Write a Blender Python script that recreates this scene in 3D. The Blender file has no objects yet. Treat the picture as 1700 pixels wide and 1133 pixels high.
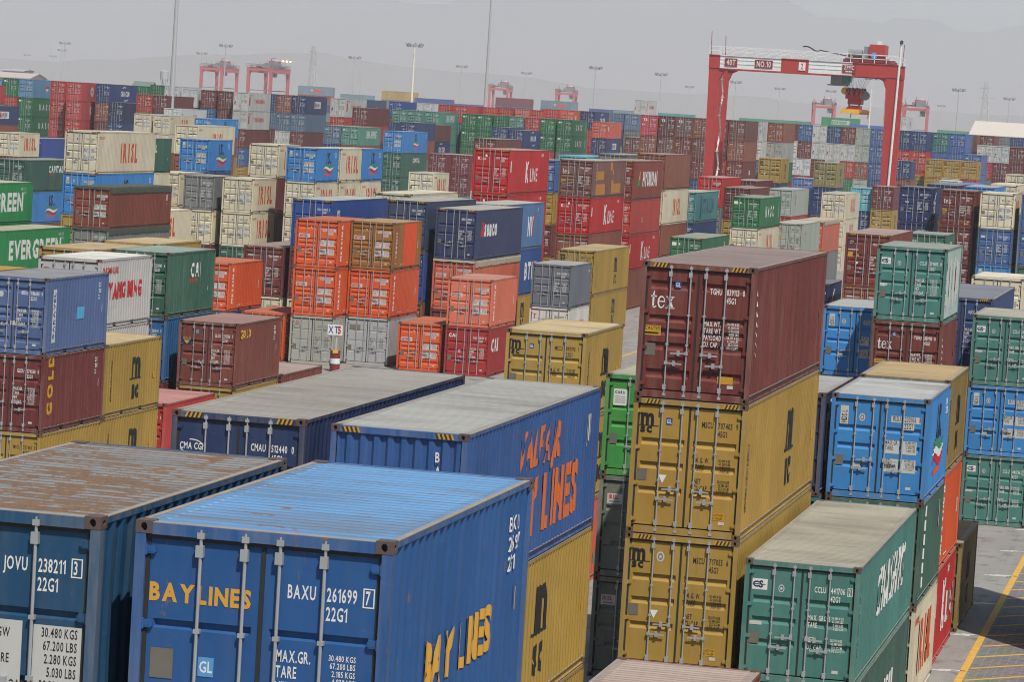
import bpy, math, random
from mathutils import Vector, Matrix

sc = bpy.context.scene
D = bpy.data
# ------------------------------------------------------------------ camera, sky, sun, exposure
PITCH, YAW, ROLL, EYE, LENS = -0.07011567, -0.21276308, 0.06092226, 14.3422, 116.8152
def cam_axes():
    cy, sy = math.cos(YAW), math.sin(YAW)
    f = Vector((sy*math.cos(PITCH), cy*math.cos(PITCH), math.sin(PITCH)))
    r = Vector((cy, -sy, 0.0)); u = r.cross(f)
    cr, sr = math.cos(ROLL), math.sin(ROLL)
    return r*cr+u*sr, u*cr-r*sr, f
_r, _u, _f = cam_axes()
cam = D.cameras.new('camera'); cam.lens = LENS; cam.sensor_width = 36; cam.sensor_fit = 'HORIZONTAL'
cam.clip_start = 1; cam.clip_end = 20000
camo = D.objects.new('camera', cam); sc.collection.objects.link(camo)
camo.matrix_world = Matrix(((_r.x, _u.x, -_f.x, 0), (_r.y, _u.y, -_f.y, 0), (_r.z, _u.z, -_f.z, EYE), (0, 0, 0, 1)))
sc.camera = camo
SUN_EL, SUN_AZ = math.radians(56), math.radians(143)     # azimuth clockwise from +Y
world = D.worlds.new('World'); sc.world = world; world.use_nodes = True
wn = world.node_tree
sky = wn.nodes.new('ShaderNodeTexSky'); sky.sky_type = 'NISHITA'; sky.sun_disc = False
sky.sun_elevation = SUN_EL; sky.sun_rotation = SUN_AZ; sky.dust_density = 1.2; sky.air_density = 1.0; sky.ozone_density = 1.0
wn.nodes['Background'].inputs['Strength'].default_value = 0.08
wn.links.new(sky.outputs[0], wn.nodes['Background'].inputs[0])
sl = D.lights.new('sun', 'SUN'); sl.energy = 5.0; sl.angle = math.radians(0.6); sl.color = (1.0, 0.95, 0.87)
so = D.objects.new('sun', sl); sc.collection.objects.link(so)
to_sun = Vector((math.sin(SUN_AZ)*math.cos(SUN_EL), math.cos(SUN_AZ)*math.cos(SUN_EL), math.sin(SUN_EL)))
so.rotation_euler = to_sun.to_track_quat('Z', 'Y').to_euler(); so.location = (40, -40, 120)
sc.view_settings.view_transform = 'Standard'; sc.view_settings.look = 'None'
sc.view_settings.exposure = 0.10; sc.view_settings.gamma = 1.0
sc.cycles.max_bounces = 6; sc.cycles.diffuse_bounces = 3; sc.cycles.glossy_bounces = 2; sc.cycles.volume_bounces = 2
sc.cycles.use_denoising = True; sc.cycles.filter_width = 1.05
try: sc.cycles.denoiser = 'OPENIMAGEDENOISE'
except Exception: pass

# ------------------------------------------------------------------ colours and materials
def s2l(c):
    return tuple(((x/255)/12.92 if x < 10 else ((x/255+.055)/1.055)**2.4) for x in c)
ALB = 0.70
def alb(c):
    q = [x*ALB for x in s2l(c)]; l = .3*q[0]+.6*q[1]+.1*q[2]
    return tuple(min(.85, max(.006, l+(x-l)*1.07)) for x in q)
def nodes(name):
    m = D.materials.new(name); m.use_nodes = True
    nt = m.node_tree; b = nt.nodes['Principled BSDF']
    return m, nt, b
def N(nt, t, **kw):
    n = nt.nodes.new(t)
    for k, v in kw.items(): setattr(n, k, v)
    return n
def simple(name, c, rough=.6, metal=0.0, vary=.12):
    m, nt, b = nodes(name)
    tc = N(nt, 'ShaderNodeTexCoord'); no = N(nt, 'ShaderNodeTexNoise'); no.inputs['Scale'].default_value = 3.0; no.inputs['Detail'].default_value = 6
    nt.links.new(tc.outputs['Object'], no.inputs['Vector'])
    mx = N(nt, 'ShaderNodeMix', data_type='RGBA'); mx.inputs[6].default_value = tuple(x*(1-vary) for x in c)+(1,); mx.inputs[7].default_value = tuple(min(1, x*(1+vary)) for x in c)+(1,)
    nt.links.new(no.outputs[0], mx.inputs[0]); nt.links.new(mx.outputs[2], b.inputs['Base Color'])
    b.inputs['Roughness'].default_value = rough; b.inputs['Metallic'].default_value = metal
    return m
def paint(name, stretch, source='object', dustcol=(.40, .35, .28), base_dust=0.0, stains_and_rib_shade=False):
    """weathered container paint: colour per object (or per vertex), grime streaks along one axis, dust film, rust spots"""
    m, nt, b = nodes(name); L = nt.links.new
    tc = N(nt, 'ShaderNodeTexCoord'); oi = N(nt, 'ShaderNodeObjectInfo')
    add = N(nt, 'ShaderNodeVectorMath', operation='ADD'); mul = N(nt, 'ShaderNodeMath', operation='MULTIPLY'); mul.inputs[1].default_value = 37.0
    L(oi.outputs['Random'], mul.inputs[0]); L(tc.outputs['Object'], add.inputs[0]); L(mul.outputs[0], add.inputs[1])
    if source == 'object': col = oi.outputs['Color']
    else:
        at = N(nt, 'ShaderNodeAttribute', attribute_name='paint'); col = at.outputs['Color']
    def attr(k):
        a = N(nt, 'ShaderNodeAttribute', attribute_type='OBJECT', attribute_name=k); return a.outputs['Fac']
    def noise(scale, vec, detail=5, rough=.6):
        v = N(nt, 'ShaderNodeVectorMath', operation='MULTIPLY'); v.inputs[1].default_value = vec; L(add.outputs[0], v.inputs[0])
        n = N(nt, 'ShaderNodeTexNoise'); n.inputs['Scale'].default_value = scale; n.inputs['Detail'].default_value = detail; n.inputs['Roughness'].default_value = rough
        L(v.outputs[0], n.inputs['Vector']); return n.outputs[0]
    def ramp(src, lo, hi):
        r = N(nt, 'ShaderNodeMapRange'); r.clamp = True; L(src, r.inputs[0]); r.inputs[1].default_value = lo; r.inputs[2].default_value = hi; return r.outputs[0]
    def math2(op, a, bb):
        n = N(nt, 'ShaderNodeMath', operation=op)
        for i, q in enumerate((a, bb)):
            if isinstance(q, (int, float)): n.inputs[i].default_value = q
            else: L(q, n.inputs[i])
        return n.outputs[0]
    def mix(f, a, bb):
        x = N(nt, 'ShaderNodeMix', data_type='RGBA')
        if isinstance(f, float): x.inputs[0].default_value = f
        else: L(f, x.inputs[0])
        for i, q in ((6, a), (7, bb)):
            if isinstance(q, tuple): x.inputs[i].default_value = q+(1,)
            else: L(q, x.inputs[i])
        return x.outputs[2]
    n1 = noise(.55, (1, 1, 1), 4); n2 = noise(1.0, stretch, 6, .65); n3 = noise(2.2, tuple(1+.25*(s-1) for s in stretch), 8, .7)
    hs = N(nt, 'ShaderNodeHueSaturation'); L(col, hs.inputs['Color'])
    L(math2('ADD', .80, math2('MULTIPLY', n1, .4)), hs.inputs['Value'])
    L(math2('ADD', .90, math2('MULTIPLY', n2, .16)), hs.inputs['Saturation'])
    c = hs.outputs[0]
    d = math2('ADD', math2('MULTIPLY', ramp(n2, .40, .72), math2('ADD', math2('MULTIPLY', attr('dust'), .7), .01)), math2('MULTIPLY', attr('dust'), .07))
    c = mix(math2('MINIMUM', math2('ADD', d, base_dust), .9), c, dustcol)
    g = math2('MULTIPLY', ramp(noise(1.4, stretch, 7, .7), .56, .78), .30)
    c = mix(g, c, (.075, .068, .06))
    fine = noise(9.0, tuple(1+.1*(s-1) for s in stretch), 4, .7)
    sxyz = N(nt, 'ShaderNodeSeparateXYZ'); L(tc.outputs['Object'], sxyz.inputs[0])
    if stains_and_rib_shade:
        wave = math2('SINE', math2('MULTIPLY', sxyz.outputs['Y'], 6.2832/.2075), 0.0)
        n3 = math2('ADD', n3, math2('MULTIPLY', wave, .085)); c = mix(math2('MULTIPLY', ramp(wave, -.2, .9), .26), c, (.10, .09, .08))  # groove stripes: shade between ribs put into the colour along with grime
    else:
        wn_ = N(nt, 'ShaderNodeTexWhiteNoise'); wn_.noise_dimensions = '2D'; cmb = N(nt, 'ShaderNodeCombineXYZ')
        L(math2('FLOOR', math2('MULTIPLY', sxyz.outputs['Y'], .88), 0.0), cmb.inputs[0]); L(oi.outputs['Random'], cmb.inputs[1]); L(cmb.outputs[0], wn_.inputs['Vector'])
        h2 = N(nt, 'ShaderNodeHueSaturation'); L(c, h2.inputs['Color']); L(math2('ADD', .92, math2('MULTIPLY', wn_.outputs['Value'], .15)), h2.inputs['Value']); c = h2.outputs[0]
        sc1 = ramp(noise(2.4, (1, .22, 5.0), 6, .7), .66, .70); c = mix(math2('MULTIPLY', sc1, .32), c, (.22, .20, .18))
    th = math2('SUBTRACT', .705, math2('MULTIPLY', attr('rust'), .42))
    rm = ramp(math2('SUBTRACT', math2('ADD', math2('MULTIPLY', n3, .8), math2('MULTIPLY', fine, .2)), th), 0.0, .05)
    rc = mix(fine, (.075, .042, .024), (.23, .135, .08))
    c = mix(rm, c, rc)
    if stains_and_rib_shade: c = mix(math2('MULTIPLY', ramp(noise(.5, (.6, 1.4, 1), 6, .6), .50, .68), .45), c, (.115, .098, .08)); c = mix(math2('MULTIPLY', ramp(noise(2.6, (.14, 3.2, 1), 5, .6), .52, .66), .40), c, (.10, .088, .075))
    L(c, b.inputs['Base Color'])
    L(math2('ADD', .42, math2('MULTIPLY', n2, .3)), b.inputs['Roughness'])
    b.inputs['Specular IOR Level'].default_value = .22
    bp = N(nt, 'ShaderNodeBump'); bp.inputs['Strength'].default_value = .55; bp.inputs['Distance'].default_value = .03
    L(noise(1.6, (1, 1, 1), 3, .5), bp.inputs['Height']); L(bp.outputs[0], b.inputs['Normal'])
    return m
M = {}
M['paint'] = paint('container_paint', (5.0, 5.0, .55))
M['roof'] = paint('container_roof', (.22, 5.5, 1.0), dustcol=(.36, .33, .285), base_dust=.0, stains_and_rib_shade=True)
M['roof2'] = paint('container_roof_dusty', (.45, 5.0, 1.0), dustcol=(.40, .375, .335), base_dust=.62, stains_and_rib_shade=True)
M['mass'] = paint('container_paint_mass', (5.0, 5.0, .55), source='vertex')
M['dark'] = simple('gasket_and_pocket_shade', (.016, .016, .016), .8)
M['steel'] = simple('galvanised_steel', (.36, .37, .38), .45, .35, .25)
M['rubber'] = simple('tyre_rubber', (.02, .02, .02), .85)
M['cast'] = paint('corner_casting_steel', (3, 3, 3), dustcol=(.10, .062, .042), base_dust=.86)
for k, c in dict(w=(238,238,234), k=(30,28,28), y=(224,170,76), o=(214,112,60), r=(200,44,44), i=(206,84,34), b=(38,70,140), g=(60,140,90),
                 gy=(128,124,114), ye=(206,156,40), lb=(96,160,214), br=(116,52,40), dt=(50,88,98), ny=(36,48,92), lg=(206,206,202), og=(236,92,24), oc=(196,132,60), pt=(96,170,216)).items():
    M['l_'+k] = simple('lettering_'+k, alb(c), .55, 0, .10)
M['ledge'] = simple('dust_on_ledge', (.25, .215, .18), .9, 0, .3)
M['plate'] = simple('data_plate_metal', (.16, .145, .12), .5, .3, .3)
M['tarp'] = simple('tarpaulin_cloth', (.055, .062, .045), .8, 0, .5)
M['tarp2'] = simple('tarpaulin_pale', (.36, .30, .22), .8, 0, .35)

# ------------------------------------------------------------------ mesh helpers
class MB:
    def __init__(s): s.v = []; s.f = []; s.m = []; s.c = None
    def poly(s, pts, m=0):
        n = len(s.v); s.v += [tuple(p) for p in pts]; s.f.append(tuple(range(n, n+len(pts)))); s.m.append(m)
    def box(s, x0, x1, y0, y1, z0, z1, m=0):
        n = len(s.v)
        s.v += [(x0,y0,z0),(x1,y0,z0),(x1,y1,z0),(x0,y1,z0),(x0,y0,z1),(x1,y0,z1),(x1,y1,z1),(x0,y1,z1)]
        for q in ((0,3,2,1),(4,5,6,7),(0,1,5,4),(1,2,6,5),(2,3,7,6),(3,0,4,7)): s.f.append(tuple(n+i for i in q)); s.m.append(m)
    def bar(s, p, q, r, n=6, m=0, r2=None):
        p, q = Vector(p), Vector(q); d = (q-p).normalized()
        a = d.orthogonal().normalized(); b = d.cross(a); k = len(s.v); r2 = r if r2 is None else r2
        for c, rr in ((p, r), (q, r2)):
            for i in range(n):
                t = 2*math.pi*(i+.5)/n; s.v.append(tuple(c+a*(rr*math.cos(t))+b*(rr*math.sin(t))))
        for i in range(n):
            j = (i+1) % n; s.f.append((k+i, k+j, k+n+j, k+n+i)); s.m.append(m)
        s.f.append(tuple(k+i for i in range(n))[::-1]); s.m.append(m); s.f.append(tuple(k+n+i for i in range(n))); s.m.append(m)
    def beam(s, p, q, w, h, m=0, up=(0,0,1)):
        p, q = Vector(p), Vector(q); d = (q-p).normalized(); u = Vector(up)
        a = d.cross(u)
        if a.length < 1e-4: a = d.cross(Vector((0,1,0)))
        a.normalize(); b = a.cross(d); k = len(s.v)
        for c in (p, q):
            for i, j in ((-1,-1),(1,-1),(1,1),(-1,1)): s.v.append(tuple(c+a*(i*w/2)+b*(j*h/2)))
        for q4 in ((0,1,5,4),(1,2,6,5),(2,3,7,6),(3,0,4,7),(3,2,1,0),(4,5,6,7)): s.f.append(tuple(k+i for i in q4)); s.m.append(m)
    def grid(s, P, m=0):
        k = len(s.v); nr, nc = len(P), len(P[0])
        for r in P: s.v += [tuple(p) for p in r]
        for i in range(nr-1):
            for j in range(nc-1):
                a = k+i*nc+j; s.f.append((a, a+1, a+nc+1, a+nc)); s.m.append(m)
    def join(s, o, off=(0,0,0), mm=None):
        k = len(s.v); s.v += [(x+off[0], y+off[1], z+off[2]) for x, y, z in o.v]
        s.f += [tuple(i+k for i in f) for f in o.f]; s.m += [mm[i] if mm else i for i in o.m]
    def mesh(s, name, mats):
        me = D.meshes.new(name); me.from_pydata(s.v, [], s.f)
        for k in mats: me.materials.append(M[k])
        if len(mats) > 1: me.polygons.foreach_set('material_index', s.m)
        me.update(); return me
COL = sc.collection
def link(name, data, parent=None, color=None, dust=None, rust=None):
    o = D.objects.new(name, data); COL.objects.link(o)
    if parent is not None: o.parent = parent
    if color is not None: o.color = tuple(color)+(1,)
    if dust is not None: o['dust'] = float(dust)
    if rust is not None: o['rust'] = float(rust)
    return o
def tag(o, label=None, cat=None, group=None, kind=None):
    for k, v in (('label', label), ('category', cat), ('group', group), ('kind', kind)):
        if v: o[k] = v
    return o

# ------------------------------------------------------------------ lettering: glyph outlines from the built-in font, laid out by hand
GL = {}
def make_glyphs():
    chars = 'ABCDEFGHIJKLMNOPQRSTUVWXYZabcdefghijklmnopqrstuvwxyz0123456789.&-/'
    tmp = []
    for bold in (0, 1, 2):
        for ch in chars:
            cu = D.curves.new('glyph', 'FONT'); cu.body = ch; cu.resolution_u = 2; cu.offset = (0, .018, .045)[bold]; cu.fill_mode = 'FRONT'
            o = D.objects.new('glyph', cu); COL.objects.link(o); tmp.append((ch, bold, o, cu))
    dg = bpy.context.evaluated_depsgraph_get()
    cap = None
    for ch, bold, o, cu in tmp:
        me = D.meshes.new_from_object(o.evaluated_get(dg))
        vs = [(v.co.x, v.co.y) for v in me.vertices]; fs = [tuple(p.vertices) for p in me.polygons]
        GL[ch, bold] = (vs, fs); D.meshes.remove(me)
    for ch, bold, o, cu in tmp:
        D.objects.remove(o); D.curves.remove(cu)
    hh = max(v[1] for v in GL['H', 0][0])
    for k, (vs, fs) in list(GL.items()):
        if not vs: GL[k] = ([], [], .3); continue
        x0 = min(v[0] for v in vs)
        GL[k] = ([((x-x0)/hh, y/hh) for x, y in vs], fs, (max(v[0] for v in vs)-x0)/hh)
make_glyphs()
for _b in (0, 1, 2):
    _v, _f, _w = GL['1', _b]; _k = len(_v)
    GL['1', _b] = ([(x+.26, y) for x, y in _v]+[(.27, 1.0), (.0, .80), (.0, .66), (.27, .82)], _f+[(_k, _k+1, _k+2, _k+3)], _w+.26)
# bold serif lower case letters for one door logo, drawn as strokes on a unit x-height
def serif(ch):
    P = []
    def r(x0, y0, x1, y1): P.append([(x0,y0),(x1,y0),(x1,y1),(x0,y1)])
    if ch == 't':
        P.append([(.20,.12),(.42,.02),(.42,1.42),(.36,1.42),(.20,1.08)]); r(.02,.90,.70,1.02); P.append([(.20,.14),(.30,-.03),(.52,-.03),(.72,.12),(.66,.18),(.50,.10),(.42,.14)]); w = .74
    elif ch == 'e':
        n = 14
        for i in range(n):
            a0 = math.radians(10+i*(325/n)); a1 = math.radians(10+(i+1)*(325/n))
            t0 = .20 if 60 < math.degrees(a0) < 290 else .11; t1 = .20 if 60 < math.degrees(a1) < 290 else .11
            P.append([(.48+.46*math.cos(a0), .5+.53*math.sin(a0)), (.48+.46*math.cos(a1), .5+.53*math.sin(a1)), (.48+(.46-t1)*math.cos(a1), .5+(.53-t1*.6)*math.sin(a1)), (.48+(.46-t0)*math.cos(a0), .5+(.53-t0*.6)*math.sin(a0))])
        r(.2,.50,.93,.60); w = .98
    else:
        P.append([(.10,.98),(.40,.98),(.98,.02),(.68,.02)]); P.append([(.10,.02),(.22,.02),(.90,.98),(.78,.98)])
        r(0,.93,.48,1.02); r(.62,.93,1.0,1.02); r(0,-.02,.40,.07); r(.58,-.02,1.08,.07); w = 1.1
    return P, w
def text2d(s, H, xs=.7, bold=1, gap=.16, mono=None):
    """list of (polygons in x,z) and the width"""
    out = []; x = 0.0
    for ch in s:
        if ch == ' ': x += (.45 if mono is None else mono)*H*xs; continue
        g = GL.get((ch, bold))
        if g is None: continue
        vs, fs, w = g
        adv = w+gap if mono is None else mono
        ox = 0 if mono is None else (mono-gap-w)/2
        for f in fs: out.append([(x+(vs[i][0]+ox)*H*xs, vs[i][1]*H) for i in f])
        x += adv*H*xs
    return out, x-gap*H*xs
def rect2d(x0, x1, z0, z1): return [[(x0,z0),(x1,z0),(x1,z1),(x0,z1)]]
def disc2d(cx, cz, rx, rz, n=14, r0=0.0):
    P = []
    for i in range(n):
        a, b = 2*math.pi*i/n, 2*math.pi*(i+1)/n
        A, B = (cx+rx*math.cos(a), cz+rz*math.sin(a)), (cx+rx*math.cos(b), cz+rz*math.sin(b))
        if r0 <= 0: P.append([(cx,cz), A, B])
        else: P.append([(cx+rx*r0*math.cos(a), cz+rz*r0*math.sin(a)), A, B, (cx+rx*r0*math.cos(b), cz+rz*r0*math.sin(b))])
    return P
def arc2d(cx, cz, rx, rz, a0, a1, t, n=8):
    P = []
    for i in range(n):
        a, b = math.radians(a0+(a1-a0)*i/n), math.radians(a0+(a1-a0)*(i+1)/n)
        def q(an, k): return (cx+(rx-k)*math.cos(an), cz+(rz-k)*math.sin(an))
        P.append([q(a,0), q(b,0), q(b,t), q(a,t)])
    return P
def mv(P, x, z): return [[(a+x, b+z) for a, b in p] for p in P]
def up(P): return [[(-b, a) for a, b in p] for p in P]        # text running upwards
def shear(P, k): return [[(a+k*b, b) for a, b in p] for p in P]

# ------------------------------------------------------------------ shipping containers: geometry
W2, HW = 2.438, 1.219
LEN = (6.058, 12.192); HGT = (2.587, 2.892)
YF = .055                                   # door face plane
def wall_profile(L, D=.027):
    """(y, depth) breakpoints of a corrugated side wall"""
    y0, y1 = .10, L-.10; n = int(round((y1-y0)/.278)); p = (y1-y0)/n; out = [(y0, 0.0)]
    for i in range(n):
        b = y0+i*p
        out += [(b+.27*p, 0.0), (b+.5*p, D), (b+.77*p, D), (b+p, 0.0)]
    return out
def wall_depth(L, y):
    pr = wall_profile(L)
    for (a, da), (b, db) in zip(pr, pr[1:]):
        if a <= y <= b: return da+(db-da)*(y-a)/(b-a) if b > a else da
    return 0.0
CH = {'A': ((.29,.09,.045),(.49,.09,.045),(.70,.09,.045)), 'D': ((.345,.06,.042),(.63,.06,.042),(.87,.06,.042)), 'B': ((.12,.13,.042),(.40,.09,.042),(.51,.09,.042),(.63,.11,.042),(.86,.13,.042)), 'C': ((.25,.05,.02),(.5,.05,.02),(.75,.05,.02))}
def leaf(mb, s, h, st, m=0, y=YF):
    zb, zt = .19, h-.165; H = zt-zb
    xs = sorted([s*.022, s*.085, s*.11, s*1.0, s*1.025, s*1.078])
    zz = [(zb, 0)]
    for f, w, d in sorted(CH[st], key=lambda c: -c[0]):
        c = zt-f*H; sl = .03 if w > .06 else .012
        zz += [(c-w/2-sl*1.9, 0), (c-w/2, d), (c+w/2, d), (c+w/2+sl*.25, 0)]
    zz.append((zt, 0))
    ins = [0, 0, 1, 1, 0, 0]
    mb.grid([[(x, y+d*i, z) for x, i in zip(xs, ins)] for z, d in zz], m)
    mb.poly([(xs[0], y, zb), (xs[0], y+.03, zb), (xs[0], y+.03, zt), (xs[0], y, zt)], m)
    mb.poly([(xs[-1], y, zb), (xs[-1], y+.03, zb), (xs[-1], y+.03, zt), (xs[-1], y, zt)], m)
    mb.poly([(xs[0], y, zt), (xs[-1], y, zt), (xs[-1], y+.03, zt), (xs[0], y+.03, zt)], m)
def lock_bar(mb, x, h, m=0, fine=True):
    if fine:
        mb.bar((x, .016, .07), (x, .016, h-.045), .0165, 8, m)
        for z0, z1, w in ((h-.30, h-.19, .045), (.19, .30, .045)): mb.box(x-w, x+w*.6, -.004, YF-.002, z0, z1, m)
        for z in (h-.10, .085): mb.box(x-.035, x+.035, -.006, .06, z-.028, z+.028, m); mb.box(x-.05, x+.05, .012, .045, z-.014, z+.014, m)
        for f in (.40, .62): mb.box(x-.03, x+.03, .0, YF-.002, h*f-.02, h*f+.02, m)
    else: mb.box(x-.018, x+.018, .0, .034, .08, h-.05, m)
def handle(mb, x, z, d, m=0):
    mb.beam((x, -.008, z), (x+d*.34, -.008, z-.01), .018, .032, m); mb.box(x-.035, x+.035, -.014, .03, z-.035, z+.035, m)
    mb.box(x+d*.17-.03, x+d*.17+.03, -.02, YF-.002, z-.055, z+.05, m)
BX = (-.59, -.165, .165, .59)
def casting(mb, sx, y0, y1, z0, z1):
    """one corner fitting with an oval pocket in the end face and the side face"""
    x0, x1 = sorted((sx*(HW-.162), sx*HW)); fr = y0 < 1
    ye, yb = (y0, y1) if fr else (y1, y0)
    cx, cz = (x0+x1)/2, (z0+z1)/2
    def pocket(corners, fn, c, a, b, dep):
        n = 8; ring = []
        for i in range(n):
            t = 2*math.pi*(i+.5)/n; ring.append((c[0]+a*math.cos(t), c[1]+b*math.sin(t)))
        # fan between outer corners and ring
        q = [(1,1),(-1,1),(-1,-1),(1,-1)]; cs = [(c[0]+i*corners[0], c[1]+j*corners[1]) for i, j in q]
        for k in range(4):
            r = [ring[(2*k)%n], ring[(2*k+1)%n]]
            mb.poly([fn(*cs[k], 0), fn(*r[0], 0), fn(*r[1], 0)]); mb.poly([fn(*cs[k], 0), fn(*r[1], 0), fn(*ring[(2*k+2)%n], 0), fn(*cs[(k+1)%4], 0)])
        for i in range(n):
            j = (i+1) % n; mb.poly([fn(*ring[i], 0), fn(*ring[j], 0), fn(*ring[j], dep), fn(*ring[i], dep)])
        mb.poly([fn(*p, dep) for p in ring], 1)  # black floor paints the shade inside the hollow casting
    e = 1 if fr else -1
    pocket(((x1-x0)/2, (z1-z0)/2), lambda a, b, d: (a, ye+e*d, b), (cx, cz), .032, .042, .05)
    xo = sx*HW; cy = (y0+y1)/2
    pocket(((y1-y0)/2, (z1-z0)/2), lambda a, b, d: (xo-sx*d, a, b), (cy, cz), .040, .027, .05)
    xi = sx*(HW-.162)
    mb.poly([(x0,y0,z0),(x1,y0,z0),(x1,y1,z0),(x0,y1,z0)]); mb.poly([(x0,y0,z1),(x1,y0,z1),(x1,y1,z1),(x0,y1,z1)])
    mb.poly([(xi,y0,z0),(xi,y1,z0),(xi,y1,z1),(xi,y0,z1)]); mb.poly([(x0,yb,z0),(x1,yb,z0),(x1,yb,z1),(x0,yb,z1)])
def frame(mb, L, h, hc, short):
    for s in (-1, 1):
        for y0, y1 in ((.004, .13), (L-.13, L-.004)):
            x0, x1 = sorted((s*1.119, s*1.2165)); mb.box(x0, x1, y0, y1, .118, h-.118)
        x0, x1 = sorted((s*1.160, s*1.2165))
        mb.box(x0, x1, .178, L-.178, h-.075, h-.016); mb.box(x0-.004, x1+.002, .178, L-.178, h-.016, h-.008, 4)
        xw0, xw1 = sorted((s*1.160, s*1.178)); a, b = L/2-1.2, L/2-.84; c, d = L/2+.84, L/2+1.2
        for q0, q1 in (((.178, a), (b, c), (d, L-.178)) if short else ((.178, L-.178),)): mb.box(xw0, xw1, q0, q1, .03, .150); mb.box(x0, x1, q0, q1, .014, .03)
        mb.box(x0, x1, .178, L-.178, .150, .164); mb.box(x0, x1+.0 if s < 0 else x1+.002, .178, L-.178, .164, .169, 4)
    mb.box(-1.057, 1.057, .004, .10, h-.122, h-.014); mb.box(-1.056, 1.056, .006, .10, h-.014, h-.009, 4); mb.box(-1.057, 1.057, .004, .12, .014, .160)
    mb.box(-1.057, 1.057, L-.10, L-.004, h-.122, h-.010); mb.box(-1.057, 1.057, L-.12, L-.004, .014, .160)
    mb.box(-1.158, 1.158, .12, L-.12, .05, .10)                    # under-floor
    mb.box(-1.119, 1.119, .102, .106, .160, h-.122, 1)             # rubber seal round and between the door leaves
    mb.box(-1.118, 1.118, .030, .1, h-.162, h-.123, 1); mb.box(-.02, .02, .048, .1, .19, h-.165, 1)
    for s in (-1, 1): x0, x1 = sorted((s*1.080, s*1.117)); mb.box(x0, x1, .045, .1, .162, h-.163, 1)
    if hc:
      for yy in (.001, L-.001):
        e = 1 if yy < 1 else -1
        for s in (-1, 1):
            for i in range(4):
                x = s*(.72+i*.078); mb.poly([(x-.03, yy, h-.115), (x+.008, yy, h-.115), (x+.045, yy, h-.02), (x+.007, yy, h-.02)], 2)
                mb.poly([(x+.008, yy, h-.115), (x+.045, yy, h-.115), (x+.082, yy, h-.02), (x+.045, yy, h-.02)], 1)
def side_wall(mb, L, h, s, D=.027, seed=None):
    pr = wall_profile(L, D)
    X = 1.212
    if seed is None: mb.grid([[(s*(X-d), y, .165) for y, d in pr], [(s*(X-d), y, h-.075) for y, d in pr]])
    else:                                                   # bowed and knocked in here and there
        q = random.Random(seed*7+int(s)); dn = [(q.uniform(.5, L-.5), q.uniform(.4, h-.5), q.uniform(.12, .45), q.uniform(.10, .35), q.uniform(.006, .022)) for _ in range(int(L*1.6))]
        rows = []
        for k in range(10):
            z = .165+(h-.24)*k/9; e = math.sin(math.pi*k/9)**.6 if 0 < k < 9 else 0.0
            rows.append([(s*(X-d-e*(.008+.010*math.sin(y*.9+seed*2)**2+sum(a*math.exp(-((y-c)/wy)**2-((z-cz)/wz)**2) for c, cz, wy, wz, a in dn))), y, z) for y, d in pr])
        mb.grid(rows)
    mb.poly([(s*1.16, .13, h-.076), (s*X, .13, h-.076), (s*X, L-.13, h-.076), (s*1.16, L-.13, h-.076)])
def end_wall(mb, L, h):
    xs = []; n = 9; w = 2.2/n
    for i in range(n):
        b = -1.1+i*w; xs += [(b, 0), (b+.3*w, 0), (b+.5*w, .045), (b+.8*w, .045)]
    xs.append((1.1, 0)); y = L-.03
    mb.grid([[(x, y-d, .160) for x, d in xs], [(x, y-d, h-.122) for x, d in xs]])
def roof(mb, L, h, m=0):
    n = int(round((L-.5)/.209)); p = (L-.5)/n; ys = [(.10, 0), (.25, 0)]
    for i in range(n):
        b = .25+i*p; ys += [(b+.30*p, 0), (b+.42*p, .026), (b+.78*p, .026), (b+.9*p, 0)]
    ys += [(L-.25, 0), (L-.10, 0)]
    z = h-.014; xs = [(-1.160, 0), (-1.06, 0), (-1.02, 1), (1.02, 1), (1.06, 0), (1.160, 0)]
    mb.grid([[(x, y, z-d*k) for x, k in xs] for y, d in ys], m)
def tarp_skirt(mb, L, h, rnd):
    n = 40; drop = .30
    for s in (-1, 1):
        rows = []
        for k, (z, o) in enumerate(((h-.004, -.10), (h+.002, .012), (h-.10, .026), (h-drop, .02))):
            rows.append([(s*(HW+o+.012*rnd.random()), .02+(L-.04)*i/n, z-(.07*abs(math.sin(i*1.3+s))+.05*rnd.random() if k == 3 else 0)) for i in range(n+1)])
        mb.grid(rows)
    m = 12
    rows = [[(-HW+W2*i/m, .3, h-.002) for i in range(m+1)], [(-HW+W2*i/m, -.022, h+.002) for i in range(m+1)], [(-HW+W2*i/m, -.03, h-.10-.05*rnd.random()) for i in range(m+1)]]
    mb.grid(rows)
    mb.grid([[(x, y, h+.004+.012*math.sin(i*2.1)+.01*rnd.random()) for x in (-1.12, -.5, 0, .5, 1.12)] for i, y in enumerate([.02+(L-.04)*k/30 for k in range(31)])])
MC = {}
def cached(key, fn):
    if key not in MC: MC[key] = fn()
    return MC[key]
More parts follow.
